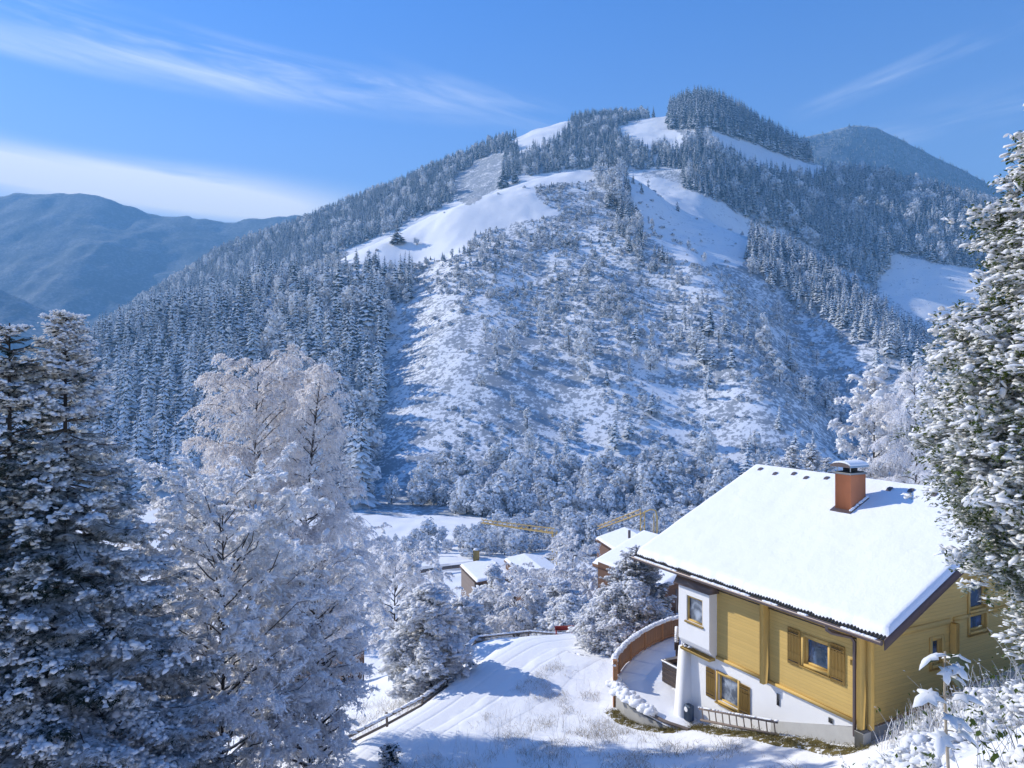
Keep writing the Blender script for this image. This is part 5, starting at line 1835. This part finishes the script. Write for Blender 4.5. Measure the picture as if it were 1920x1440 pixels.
# ------------------------------------------------------------------ village, road, stream meadow
def strip(name, label, pts, w, mats, dz=.05, step=.5, nw=7, sag=None, seed=1):
    """ribbon of ground laid along a line, following the terrain"""
    P = resample(pts, step)
    d = unit(np.gradient(P, axis=0)); nrm = np.stack([-d[:, 1], d[:, 0]], -1)
    wv = np.interp(np.linspace(0, 1, len(P)), np.linspace(0, 1, len(w)), w) if np.ndim(w) else np.full(len(P), w)
    q = np.linspace(-1, 1, nw)
    X = P[:, None, 0] + nrm[:, None, 0] * q[None] * wv[:, None] / 2
    Y = P[:, None, 1] + nrm[:, None, 1] * q[None] * wv[:, None] / 2
    Z = ground(X, Y)
    Zc = Z[:, nw // 2][:, None]
    ker = np.ones(9) / 9
    Zs = np.convolve(np.pad(Zc[:, 0], 4, mode='edge'), ker, 'valid')[:, None]
    flat = 1 - np.abs(q)[None] ** 4
    Z = np.maximum(Z, Zs * flat + Z * (1 - flat)) + dz * (1 - .9 * np.abs(q)[None] ** 6)
    if sag is not None: Z = Z + sag(q)[None]
    m = MB()
    i = np.arange(len(P) - 1)[:, None] * nw + np.arange(nw - 1)[None]
    m.add(np.stack([X, Y, Z], -1).reshape(-1, 3), np.stack([i, i + nw, i + nw + 1, i + 1], -1).reshape(-1, 4))
    o = m.build(name, mats, None, True)
    tag(o, label, None, None, 'structure')
    return o


def wz(u, v, z):
    Y = -z * FPX / (v - 720)
    return ((u - 960) / FPX * Y, Y)


# drive up to the chalet, with wheel tracks pressed into the snow
DRV = [(-5.2, 21.5), (-3.6, 25.2), (-2.0, 28.6), (-.6, 31.5), (.6, 34.0), (2.0, 36.0), (3.7, 37.0), (5.4, 36.6)]
tr_ = lambda q: -.018 * (np.exp(-((np.abs(q) - .30) / .028) ** 2)) - .011 * (np.exp(-((q - .55) / .035) ** 2) + np.exp(-((q + .05) / .035) ** 2))
strip('driveway', 'snowy drive with curved wheel tracks', DRV, [3.6, 4.0, 4.4, 5.2, 5.6, 4.8], MT['snow'], .05, .2, 131, tr_)
RD = [wz(u, v, -29.2) for u, v in ((560, 1115), (700, 1093), (790, 1080), (960, 1053), (1120, 1028), (1290, 1004), (1450, 982))]
mt, t = mat('shaded_packed_snow')  # wet packed snow; the road's blue shade is put into its colour too
P = t.n('ShaderNodeTexCoord').outputs['Object']
n = t.noise(P, .35, 4, .6)
finish(t, t.mix(t.mr(n, .4, .65), (.40, .43, .47), (.70, .72, .75)), .6, n, .3, .05)
strip('road', 'valley road under packed snow, coloured dark for its shade', RD, 7.0, mt, .12, 2.0, 9)
# guard rail on the near side of the road
RP = resample(RD, 3.0)
gr = empty('guard_rail', (RP[0][0], RP[0][1], gz(*RP[0])))
tag(gr, 'long dark guard rail running along the snowy valley road', 'guard rail')
d = unit(np.gradient(RP, axis=0)); GRP = RP - np.stack([-d[:, 1], d[:, 0]], -1) * 4.2
gzz = ground(GRP[:, 0], GRP[:, 1])
m = MB()
for k in range(len(GRP) - 1):
    m.beam([*GRP[k], gzz[k] + .75], [*GRP[k + 1], gzz[k + 1] + .75], .08, .5)
part(m, 'rail', MT['fencewood'], gr)
for k in range(0, len(GRP), 2):
    m = MB(); m.box((GRP[k][0] - .08, GRP[k][1] + .05, gzz[k] - .3), (GRP[k][0] + .08, GRP[k][1] + .21, gzz[k] + .9))
    part(m, 'post', MT['fencewood'], gr)


def gable_house(name, label, cat, near, far_, width, eave_z, slope, wall_z, over, wallm, nearover=.7, snow_t=.22, post=None):
    """small house: eave line from near to far corner, roof rising to the right of it"""
    near, far_ = np.array(near, float), np.array(far_, float)
    a_ = unit(far_ - near); b_ = np.array([a_[1], -a_[0]])
    o = empty(name, (*near, wall_z))
    tag(o, label, cat)
    fr = (np.array([*near, 0]), np.array([*a_, 0]), np.array([*-b_, 0]), np.array([0, 0, 1.0]))
    L = np.linalg.norm(far_ - near)
    half = width / 2
    z_at = lambda n_: eave_z + slope * min(-n_, width + n_)
    m = MB()
    wl0, wl1, wn0, wn1 = nearover, L - nearover, -over, -width + over
    hz = z_at(-over) - .3
    wall(m, fr, wl0, wl1, wall_z, hz, [])
    m.add([H(wl0, wn0, wall_z, fr), H(wl0, wn1, wall_z, fr), H(wl0, wn1, hz, fr), H(wl0, -half, z_at(-half) - .3, fr), H(wl0, wn0, hz, fr)], [[0, 1, 2, 3, 4]])
    m.add([H(wl1, wn0, wall_z, fr), H(wl1, wn1, wall_z, fr), H(wl1, wn1, hz, fr), H(wl1, -half, z_at(-half) - .3, fr), H(wl1, wn0, hz, fr)], [[0, 1, 2, 3, 4]])
    m.add([H(wl0, wn1, wall_z, fr), H(wl1, wn1, wall_z, fr), H(wl1, wn1, hz, fr), H(wl0, wn1, hz, fr)], [[0, 1, 2, 3]])
    part(m, 'wall', MT[wallm], o)
    m = MB()
    for e_n in (0, -width):
        V = [H(0, e_n, eave_z - snow_t, fr), H(L, e_n, eave_z - snow_t, fr), H(L, -half, z_at(-half) - snow_t, fr), H(0, -half, z_at(-half) - snow_t, fr)]
        V += [v_ - np.array([0, 0, .22]) for v_ in V]
        m.add(V, [[0, 1, 2, 3], [4, 7, 6, 5], [0, 4, 5, 1], [0, 3, 7, 4], [1, 5, 6, 2]])
    rf = part(m, 'roof', MT['brownwall'], o)
    m = MB()
    global HF
    keep = HF
    HF = fr
    for e_n in (0, -width):
        snow_slab(m, e_n, -half, int(abs(near[0]) * 7) + 5, z_at, 0, L, 40, 24, snow_t - .003)
    HF = keep
    m.build('snow_cover', MT['snow_roof'], rf, True)
    return o, fr, L, z_at


E2 = px(1241, 1099, 45)
F2 = np.array([E2[0] - .459 * 7.6, 45 + .888 * 7.6])
h2, fr2, L2, z2 = gable_house('timber_house', 'brown timber house with a snowy roof and glazed front behind the chalet', 'house', E2[:2], F2, 8.6, E2[2], .40, gz(9, 52) - .5, .8, 'brownwall')
for k in range(5):
    x0 = 1.4 + 1.05 * k
    window(h2, fr2, x0, x0 + .85, E2[2] - 2.35, E2[2] - .75, y=-.795, glass='glass_lace', wood='brownwall', sill=False, case=.06)
m = MB()
for k in range(4):
    m.box((.7, -1.2 - 1.7 * k - .06, E2[2] - 2.6), (.78, -1.2 - 1.7 * k + .06, E2[2] + .1), 0, fr2)
    m.box((.05, -1.2 - 1.7 * k - .05, E2[2] - 2.55), (.12, -1.2 - 1.7 * k + .05, E2[2] - .35 + .3 * (k in (1, 2))), 0, fr2)
m.box((-.1, -7.4, E2[2] - 2.7), (.8, -.8, E2[2] - 2.56), 0, fr2)
m.box((-.1, -7.4, E2[2] - 2.55), (-.05, -.8, E2[2] - 1.75), 0, fr2)
part(m, 'balcony', MT['greywood'], h2)
# lean-to roof lower down
c2 = px(1126, 1152, 47)
m = MB()
lt = empty('lean_to', (c2[0] + 1, 48, gz(6, 48)))
tag(lt, 'small lean to with a snowy roof below the timber house', 'shed')
LF = (np.array([c2[0], 47.0, 0]), D1, D2, np.array([0, 0, 1.0]))
m.box((.3, .3, gz(6, 48) - .5), (2.2, 2.0, c2[2] - .35), 0, LF); part(m, 'wall', MT['brownwall'], lt)
m = MB(); V = [H(x_, y_, z_, LF) for x_, y_, z_ in ((0, 0, c2[2]), (2.4, 0, c2[2]), (2.4, 2.2, c2[2] + .7), (0, 2.2, c2[2] + .7), (0, 0, c2[2] - .3), (2.4, 0, c2[2] - .3), (2.4, 2.2, c2[2] + .4), (0, 2.2, c2[2] + .4))]
m.add(V, [[0, 1, 2, 3], [4, 7, 6, 5], [0, 4, 5, 1], [0, 3, 7, 4], [1, 5, 6, 2], [2, 6, 7, 3]]); part(m, 'roof', MT['snow_roof'], lt)
# farther house beside the chalet eave
n3, f3 = px(1158, 1034, 84), px(1116, 1012, 92)
h3, fr3, L3, z3 = gable_house('village_house', 'far village house with a blue shaded snowy roof and dark gable wall', 'house', n3[:2], f3[:2], 7.5, n3[2], .30, gz(n3[0], 88) - .5, .6, 'brownwall')
window(h3, fr3, 1.2, 2.6, n3[2] - 2.0, n3[2] - .8, y=-.595, glass='glass_lace', wood='plaster', sill=False)
window(h3, fr3, 4.0, 5.4, n3[2] - 2.0, n3[2] - .8, y=-.595, glass='glass_lace', wood='plaster', sill=False)
m = MB(); m.tube([H(3.2, -2.6, z3(-2.6) - .3, fr3), H(3.2, -2.6, z3(-2.6) + .9, fr3)], .16, 8)
part(m, 'stove_pipe', MT['gutter'], h3)
# low hut with ochre chimney
n4, f4 = px(893, 1088, 76), px(862, 1066, 83)
h4, fr4, L4, z4 = gable_house('garden_hut', 'low snowy roofed hut with a tall ochre chimney near the valley road', 'hut', n4[:2], f4[:2], 7.0, n4[2], .12, gz(-4, 78) - .4, .9, 'greywood')
for k in range(3):
    window(h4, fr4, 1.0 + 2.0 * k, 2.4 + 2.0 * k, n4[2] - 1.9, n4[2] - .55, y=-.895, glass='glass_lace', wood='greywood', sill=False, case=.08)
cc = px(893, 1060, 84)
m = MB(); m.box((cc[0] - .34, 83.6, n4[2] - 2), (cc[0] + .34, 84.3, cc[2] + 1.75), 0, None, .03)
ch4 = part(m, 'chimney', MT['stone_yellow'], h4)
m = MB(); m.stamp(*DOME, np.diag([.36, .36, .22])[None], np.array([[cc[0], 83.95, cc[2] + 1.78]]), 0)
m.build('snow_cap', MT['snow_clump'], ch4, True)
# second hut roof to the right
n5, f5 = px(985, 1082, 72), px(945, 1068, 80)
gable_house('garden_hut', 'small dark edged hut roof under snow between the bushes, right of the ochre chimney', 'hut', n5[:2], f5[:2], 4.4, n5[2], .18, gz(1, 75) - .4, .6, 'brownwall')
# barn below the drive on the left
n6, f6 = px(700, 1193, 43.5), px(634, 1216, 41.4)
gable_house('barn', 'barn roof edge with reddish boards showing below the frosted birch', 'barn', n6[:2], f6[:2], 6.5, n6[2], .55, gz(-9.5, 44) - .5, .5, 'brownwall')
m = MB()
n7, f7 = px(612, 502, 474), px(588, 499, 476)
gable_house('alpine_hut', 'tiny dark hut with a snowy roof at the lower tip of the shoulder meadow', 'hut', n7[:2], f7[:2], 7.0, n7[2], .4, n7[2] - 4.5, .6, 'brownwall')
# cranes standing in the valley
def crane(label, p0, p1, zb, hook=None):
    p0, p1 = np.array(p0), np.array(p1)
    o = empty('crane', (p1[0], p1[1], zb)); tag(o, label, 'crane')
    m = MB()
    L = np.linalg.norm(p1 - p0); n_ = int(L / .9)
    d = (p1 - p0) / L
    s_ = unit(np.cross(d, [0, 0, 1.0])); up = np.cross(s_, d)
    ch = [np.array(0), s_ * .45, -s_ * .45]
    offs = [up * .75, s_ * .42, -s_ * .42]
    for of in offs: m.tube([p0 + of * .6, p1 + of], .09, 5)
    for k in range(n_):
        a_, b_ = p0 + d * L * k / n_, p0 + d * L * (k + 1) / n_
        for i_, j_ in ((0, 1), (1, 2), (2, 0)):
            m.tube([a_ + offs[i_], b_ + offs[j_]], .045, 4)
    part(m, 'jib', MT['yellow'], o)
    m = MB()
    for sx in (-.35, .35):
        m.tube([p1 + [sx, 0, .4], [p1[0] + sx, p1[1], zb]], .10, 5)
    for k in range(8):
        z_ = zb + (p1[2] - zb) * k / 8; zn_ = zb + (p1[2] - zb) * (k + 1) / 8
        m.tube([[p1[0] - .35, p1[1], z_], [p1[0] + .35, p1[1], zn_]], .05, 4)
    part(m, 'mast', MT['yellow'], o)
    m = MB(); m.tube([p1 + up * 2.4, p0 + d * L * .25 + up * .7], .035, 4); m.tube([p1 + up * 2.4, p1 + d * 2], .035, 4); m.tube([p1, p1 + up * 2.4], .09, 5)
    part(m, 'stay', MT['metal'], o)
    return o
a_, b_ = px(903, 980, 124), px(1040, 1000, 117)
crane('pale yellow crane jib lying level above the frosted stream trees', a_, b_, gz(b_[0], b_[1]) - .3)
a_, b_ = px(1122, 992, 135), px(1205, 962, 128)
c2_ = crane('orange yellow crane with a bent over jib tip beside the chalet roof', a_, b_, gz(b_[0], b_[1]) - .3)
m = MB()
c_ = [px(1205, 962, 128), px(1220, 955, 127.5), px(1229, 957, 127), px(1232, 968, 127), px(1232, 1000, 127)]
m.tube(c_, .14, 6)
c3_ = [px(1226, 962, 127.2), px(1226, 1000, 127.2)]
m.tube(c3_, .10, 6)
part(m, 'bent_tip', MT['yellow'], c2_)

# fence along the drive
FN = [wz(u, v, z) for u, v, z in ((640, 1396, -12.6), (742, 1340, -12.7), (806, 1300, -12.9), (850, 1262, -13.0), (868, 1222, -13.4), (891, 1192, -13.6))]
FN2 = [FN[-1], wz(960, 1190, -13.6), wz(1030, 1190, -13.6), wz(1092, 1192, -13.6)]
for pts, lb in ((FN, 'dark rail fence with snow along the left side of the drive'), (FN2, 'low dark rail fence closing the far end of the drive')):
    P = resample(pts, 1.9)
    z_ = ground(P[:, 0], P[:, 1])
    f_ = empty('rail_fence', (P[0][0], P[0][1], z_[0])); tag(f_, lb, 'fence')
    for k in range(len(P)):
        m = MB(); m.tube([[P[k][0], P[k][1], z_[k] - .3], [P[k][0] + R.normal(0, .02), P[k][1], z_[k] + .54]], .05, 7)
        part(m, 'post', MT['fencewood'], f_)
    for dz in (.18, .42):
        m = MB()
        for k in range(len(P) - 1):
            m.beam([P[k][0] + .05, P[k][1] - .05, z_[k] + dz + R.normal(0, .02)], [P[k + 1][0] + .05, P[k + 1][1] - .05, z_[k + 1] + dz + R.normal(0, .02)], .04, .09)
        part(m, 'rail', MT['fencewood'], f_)
    m = MB()
    k = 260
    d_ = np.linspace(0, 1, len(P)); q = R.random(k)
    T_ = np.stack([np.interp(q, d_, P[:, 0]) + .05, np.interp(q, d_, P[:, 1]) - .05, np.interp(q, d_, z_) + .48], -1)
    m.stamp(*DOME, scaleA(np.broadcast_to(np.eye(3), (k, 3, 3)), R.uniform(.07, .16, k), R.uniform(.05, .08, k), R.uniform(.03, .07, k)), T_, 0, .1)
    part(m, 'snow_cap', MT['snow_clump'], f_, True)
rp = wz(1060, 1184, -13.0)
m = MB(); fr = (np.array([rp[0], rp[1], gz(*rp)]), np.array([1, .1, 0.0]), np.array([-.1, 1, 0.0]), np.array([0, 0, 1.0]))
m.box((-.55, -.03, .48), (.45, .03, .72), 0, fr, .02); m.box((-.5, .035, -.3), (-.44, .09, .7), 0, fr); m.box((.34, .035, -.3), (.40, .09, .7), 0, fr)
o = m.build('red_board', MT['red']); tag(o, 'small red board standing at the end of the drive', 'board')
# dark young juniper in the shaded snow
jx, jy = wz(733, 1425, -12.0)
g_ = gz(jx, jy)
leafy('juniper', 'small dark upright juniper standing alone in the shaded snow', jx, jy, [(g_, .10), (g_ + .25, .13), (g_ + .5, .10), (g_ + .68, .03)], 91, 260, .07, trunk=.02, cat='plant', mat_leaf=MT['needle'], snow=.12, ln=4, lump=.1)

# ------------------------------------------------------------------ grass and stalks in the snow
def blades(n, xy, hmin, hmax, w, seed, lean=.35, mats=None, name='dry_grass', label='', z0=-.03):
    r = np.random.default_rng(seed)
    x, y = xy
    z = ground(x, y) + z0
    n = len(x)
    h = r.uniform(hmin, hmax, n)
    d = r.normal(0, lean, (n, 2))
    s_ = np.linspace(0, 1, 4)
    P = np.stack([x[:, None] + d[:, :1] * h[:, None] * s_ ** 1.8, y[:, None] + d[:, 1:] * h[:, None] * s_ ** 1.8, z[:, None] + h[:, None] * (s_ - .12 * s_ ** 2)], -1)
    m = MB()
    ribbons(m, P, w * r.uniform(.6, 1.3, n), 0, r)
    o = m.build(name, mats)
    tag(o, label, None, None, 'stuff')
    return o


def clumped(n, poly, seed, freq=1.0, thr=.45, zguess=-12.0):
    """points in clumps inside an outline given on the ground in metres"""
    r = np.random.default_rng(seed)
    P = np.array(poly)
    lo, hi = P.min(0), P.max(0)
    x, y = r.uniform(lo[0], hi[0], n * 8), r.uniform(lo[1], hi[1], n * 8)
    k = inpoly(x, y, P) & (r.random(n * 8) < sstep(thr, thr + .3, .5 + .5 * fbm(x * freq, y * freq, seed, 3)))
    return x[k][:n], y[k][:n]


MT['stalk_frost'] = m_foliage('frosted_stalk', (.20, .16, .11), (.36, .30, .22), -.6, .3, 9.0, 1.0, (.82, .83, .85))
MT['stalk_dry'] = m_foliage('dry_grass_blade', (.24, .20, .15), (.42, .36, .27), -.1, .9, 9.0, 1.2, (.82, .83, .85))
BANK = [(.3, 31.5), (2.0, 34.0), (3.6, 31.0), (3.4, 28.5), (3.9, 26.5), (5.2, 24.8), (6.6, 23.4), (7.4, 21.0), (7.4, 18.5), (4, 17.5), (-1, 17.5), (-4.5, 20), (-3.6, 23), (-1.6, 26.5)]
blades(0, clumped(11000, BANK, 501, .9, .42), .08, .32, .012, 502, .5, MT['stalk_dry'], 'dry_grass', 'dry frosted grass sticking out of the snow bank')
blades(0, clumped(420, BANK, 503, .5, .45), .35, .85, .013, 504, .22, MT['stalk_frost'], 'dry_stalks', 'taller dry stalks standing in the snow bank')
LSL = [(-8, 24), (-5.8, 27), (-3.8, 30.5), (-3.2, 34), (-6, 36), (-9, 33), (-10, 27)]
blades(0, clumped(3500, LSL, 505, .8, .40), .15, .6, .012, 506, .35, MT['stalk_frost'], 'meadow_stalks', 'dry frosted stalks on the slope left of the drive')
BOT = [(-6, 19), (-4.8, 22.5), (-2.5, 24), (0, 21.5), (.5, 18), (-4, 17)]
blades(0, clumped(1500, BOT, 507, .8, .45), .15, .55, .012, 508, .3, MT['stalk_frost'], 'dry_grass', 'frosted grass tufts in the shaded snow at the bottom')
# bare mossy strip at the foot of the chalet and below the terrace
mt, t = mat('mossy_ground')
P = t.n('ShaderNodeTexCoord').outputs['Object']
n1, n2 = t.noise(P, 4.5, 5, .65), t.noise(P, 1.1, 3, .6)
n3 = t.noise(P, 13.0, 4, .7)
cc_ = t.mix(n3, (.075, .055, .025), (.24, .20, .07))
cc_ = t.mix(t.mr(n1, .52, .60), cc_, (.84, .86, .885))
finish(t, cc_, .9, t.m('ADD', n3, n1), .7, .06, 0, .1)
MT['mossground'] = mt
EDG = [tuple(H(x_, .45 + .1 * math.sin(x_ * 3), 0)[:2]) for x_ in np.linspace(-.3, 7.2, 12)] + [(5.55, 25.4), (4.85, 26.35), (4.25, 27.4), (3.85, 28.5)]
strip('mossy_strip', 'bare mossy ground strip at the chalet foot and terrace edge', EDG, [.55, .75, .8, .7, .6, .5, .7, .8, .85, .6], mt, .02, .2, 9)
xs, ys = [], []
EP = resample(EDG, .05)
k = 5200
q = R.integers(0, len(EP), k)
mp = EP[q] + R.normal(0, .17, (k, 2))
MT['mossblade'] = m_plain('moss_blade', (.17, .14, .045), .9, .5, 3, 0)
blades(0, (mp[:, 0], mp[:, 1]), .04, .16, .016, 509, .8, MT['mossblade'], 'mossy_grass', 'brown green grass along the chalet foot', .0)

# ------------------------------------------------------------------ right foreground: sapling, snowy perennials
def maple_leaf():
    """lobed leaf outline, unit length on X"""
    o_ = [(0, 0), (.14, -.13), (-.02, -.40), (.28, -.26), (.50, -.54), (.54, -.20), (.80, -.22), (1.05, .03), (.78, .20), (.56, .18), (.44, .52), (.27, .27), (.0, .44), (.12, .14)]
    return np.array(o_)


sp = empty('maple_sapling', (2.95, 5.05, gz(2.95, 5.05)))
tag(sp, 'slender sapling with large snow covered leaves before the chalet gable', 'sapling')
r = np.random.default_rng(601)
base, top = np.array([2.95, 5.05, gz(2.95, 5.05) - .1]), px(1780, 1222, 5.0)
m = MB()
kn = np.linspace(0, 1, 9)
ST = base + (top - base) * kn[:, None] + np.array([.03, .0, 0]) * np.sin(kn * 5)[:, None]
m.tube(ST, np.linspace(.017, .007, 9), 7)
stem = part(m, 'stem', MT['dry'], sp, True)
LO = maple_leaf()
for (u, v, du, dv, L, ydir) in ((1785, 1222, -62, 8, .21, -.02), (1790, 1222, 70, 30, .22, .02), (1778, 1235, -20, 42, .15, -.10), (1786, 1232, 30, 34, .17, -.10), (1775, 1300, -78, -8, .25, -.02), (1780, 1302, 62, -10, .23, -.05), (1780, 1260, 60, 40, .20, .05), (1776, 1330, -14, 14, .17, -.10), (1778, 1335, 40, 22, .17, -.06), (1778, 1362, -36, 20, .22, -.08), (1782, 1365, 44, 18, .22, -.03)):
    p = px(u, v, 5.0); L *= .72
    f = np.clip((p[2] - .02 - base[2]) / (top[2] - base[2]), .05, 1)
    root = np.array([np.interp(f, kn, ST[:, c_]) for c_ in range(3)])
    d = unit(np.array([du / 80, ydir * 6, -dv / 110]) + r.normal(0, .05, 3))
    att = root + d * .035
    dr_, dr2_, tw_ = r.uniform(.4, 1.3), r.uniform(.05, .45), r.normal(0, .3)
    A = axes(d[None], (0, 0, 1.0))[0]
    m = MB()
    m.tube([root, att, att + d * .03], .004, 5, 1)
    n_ = len(LO)
    rings = []
    for s_, zz in ((1.0, 0), (1.02, .007), (.94, .020), (.70, .030), (.36, .034), (.04, .036)):
        Q = np.array([.45, 0]) + (LO - [.45, 0]) * s_
        rings.append(np.c_[Q * L, np.full(n_, zz) * (L / .2) - .45 * L * (Q[:, 0] ** 2) * dr_ - dr2_ * L * Q[:, 1] ** 2 - tw_ * L * Q[:, 1] + (0 if s_ == 1 else .006 * fbm(Q[:, 0] * 9 + u, Q[:, 1] * 9, 7, 2))])
    V = np.concatenate(rings) @ A.T + att + d * .01
    F = [[a_ * n_ + k, a_ * n_ + (k + 1) % n_, (a_ + 1) * n_ + (k + 1) % n_, (a_ + 1) * n_ + k] for a_ in range(len(rings) - 1) for k in range(n_)]
    m.add(V, F, 0)
    m.add(V[:n_] - [0, 0, .002], [list(range(n_))], 2)
    part(m, 'leaf', [MT['clump'], MT['dry'], MT['leaf']], sp, [0])
tp = px(1782, 1232, 4.93)
m = MB(); m.stamp(*LEAF, scaleA(axes(unit(np.array([[.6, -.5, .5], [-.5, -.6, .6], [.1, -.9, .3]]))), *np.full((3, 3), .07)), np.repeat(tp[None], 3, 0), 0)
part(m, 'bud_leaf', MT['leaf'], sp)


def perennial(label, x, y, rx, ry, h, seed, n=420, twigs=60, ds=.11):
    """snow loaded low bush: pillows of snow on bent stems"""
    r = np.random.default_rng(seed)
    g_ = gz(x, y)
    o = empty('snowy_perennial', (x, y, g_)); tag(o, label, 'bush')
    m = MB()
    na_, nr_ = 56, 20
    an = np.arange(na_) / na_ * 2 * np.pi
    qq = np.linspace(.03, 1, nr_)
    AN, QQ = np.meshgrid(an, qq, indexing='ij')
    wv = 1 + .18 * np.sin(AN * 3 + seed) + .1 * np.sin(AN * 7 + seed * 2)
    GX, GY = x + rx * QQ * wv * np.cos(AN), y + ry * QQ * wv * np.sin(AN)
    hgt = lambda X, Y, q: h * (1 - q ** 2.2) * np.clip(.62 + .55 * fbm(X * 1.5, Y * 1.5, seed, 2) + .42 * fbm(X * 4.5, Y * 4.5, seed + 1, 3), .05, 1.6)
    GZ = ground(GX, GY) + hgt(GX, GY, QQ) - .10 * QQ ** 6
    i = np.arange(na_)[:, None] * nr_ + np.arange(nr_ - 1)[None]
    j = ((np.arange(na_)[:, None] + 1) % na_) * nr_ + np.arange(nr_ - 1)[None]
    m.add(np.stack([GX, GY, GZ], -1).reshape(-1, 3), np.stack([i, j, j + 1, i + 1], -1).reshape(-1, 4))
    k = int(n * 1.1)
    a_ = r.uniform(0, 2 * np.pi, k); q = np.sqrt(r.random(k)) * .97
    X, Y = x + rx * q * np.cos(a_), y + ry * q * np.sin(a_)
    Zt = ground(X, Y) + hgt(X, Y, q) + r.uniform(-.02, .05, k)
    s_ = ds * .62 * r.uniform(.4, 1.5, k)
    m.stamp(*DOME, scaleA(axes(unit(r.normal(0, 1, (k, 3)) * [1, 1, .25])), s_ * 1.5, s_, s_ * .6), np.stack([X, Y, Zt], -1), 0, .12, r)
    part(m, 'snow_load', MT['clump'], o, True)
    m = MB()
    k = twigs
    a_ = r.uniform(0, 2 * np.pi, k); q = np.sqrt(r.random(k))
    X, Y = x + rx * q * np.cos(a_), y + ry * q * np.sin(a_)
    t_ = np.linspace(0, 1, 5)
    hh_ = h * r.uniform(.6, 1.45, k)
    dd = r.normal(0, .3, (k, 2))
    P = np.stack([X[:, None] + dd[:, :1] * hh_[:, None] * t_ ** 1.6, Y[:, None] + dd[:, 1:] * hh_[:, None] * t_ ** 1.6, ground(X, Y)[:, None] - .02 + hh_[:, None] * t_], -1)
    for p_ in P: m.tube(p_, np.linspace(.007, .003, 5), 4)
    k2 = twigs * 5
    pi = P[r.integers(0, k, k2), r.integers(1, 5, k2)] + r.normal(0, .05, (k2, 3))
    m.stamp(*LEAF, scaleA(axes(unit(r.normal(0, 1, (k2, 3)) - [0, 0, .3])), *(np.full((3, k2), .09) * r.uniform(.6, 1.3, k2))), pi, 1)
    part(m, 'stems', [MT['stalk_frost'], MT['leaf_snow']], o)
    return o


perennial('heap of snow laden perennials in the corner under the big evergreen', 6.0, 8.7, 1.3, .9, .85, 611, 620, 60, .12)
perennial('snow laden perennials around the sapling foot', 4.3, 7.6, 1.1, .8, .45, 612, 460, 55, .10)
perennial('low snow covered stems against the chalet gable plinth', 10.6, 17.6, 1.6, .8, .75, 613, 420, 110, .10)
perennial('snow heaped stems between the gable and the big evergreen', 9.8, 14.2, 1.7, 1.1, .9, 614, 520, 90, .13)
perennial('snow cushioned low plants on the bank before the gable corner', 7.4, 13.4, 1.5, 1.0, .42, 615, 460, 50, .12)
blades(0, clumped(420, [(9.0, 18.2), (11.5, 20.0), (12.5, 19.6), (12, 17), (9.6, 16)], 616, .7, .25), .4, .95, .022, 617, .18, MT['stalk_frost'], 'frosted_stalks', 'upright frosted stalks at the gable foot')

# ------------------------------------------------------------------ air
hz = MB()
hz.box((-4200, -60, -140), (4200, 4300, 720))
ho = hz.build('haze', None)
mh = bpy.data.materials.new('valley_air'); mh.use_nodes = True
t = NT(mh.node_tree)
pv = t.n('ShaderNodeVolumePrincipled', {'Color': (.24, .56, 1.0, 1), 'Density': .00037, 'Anisotropy': .0})
t.nt.links.new(pv.outputs[0], t.n('ShaderNodeOutputMaterial').inputs['Volume'])
ho.data.materials.clear(); ho.data.materials.append(mh)
tag(ho, 'pale blue air in the valley', None, None, 'stuff')
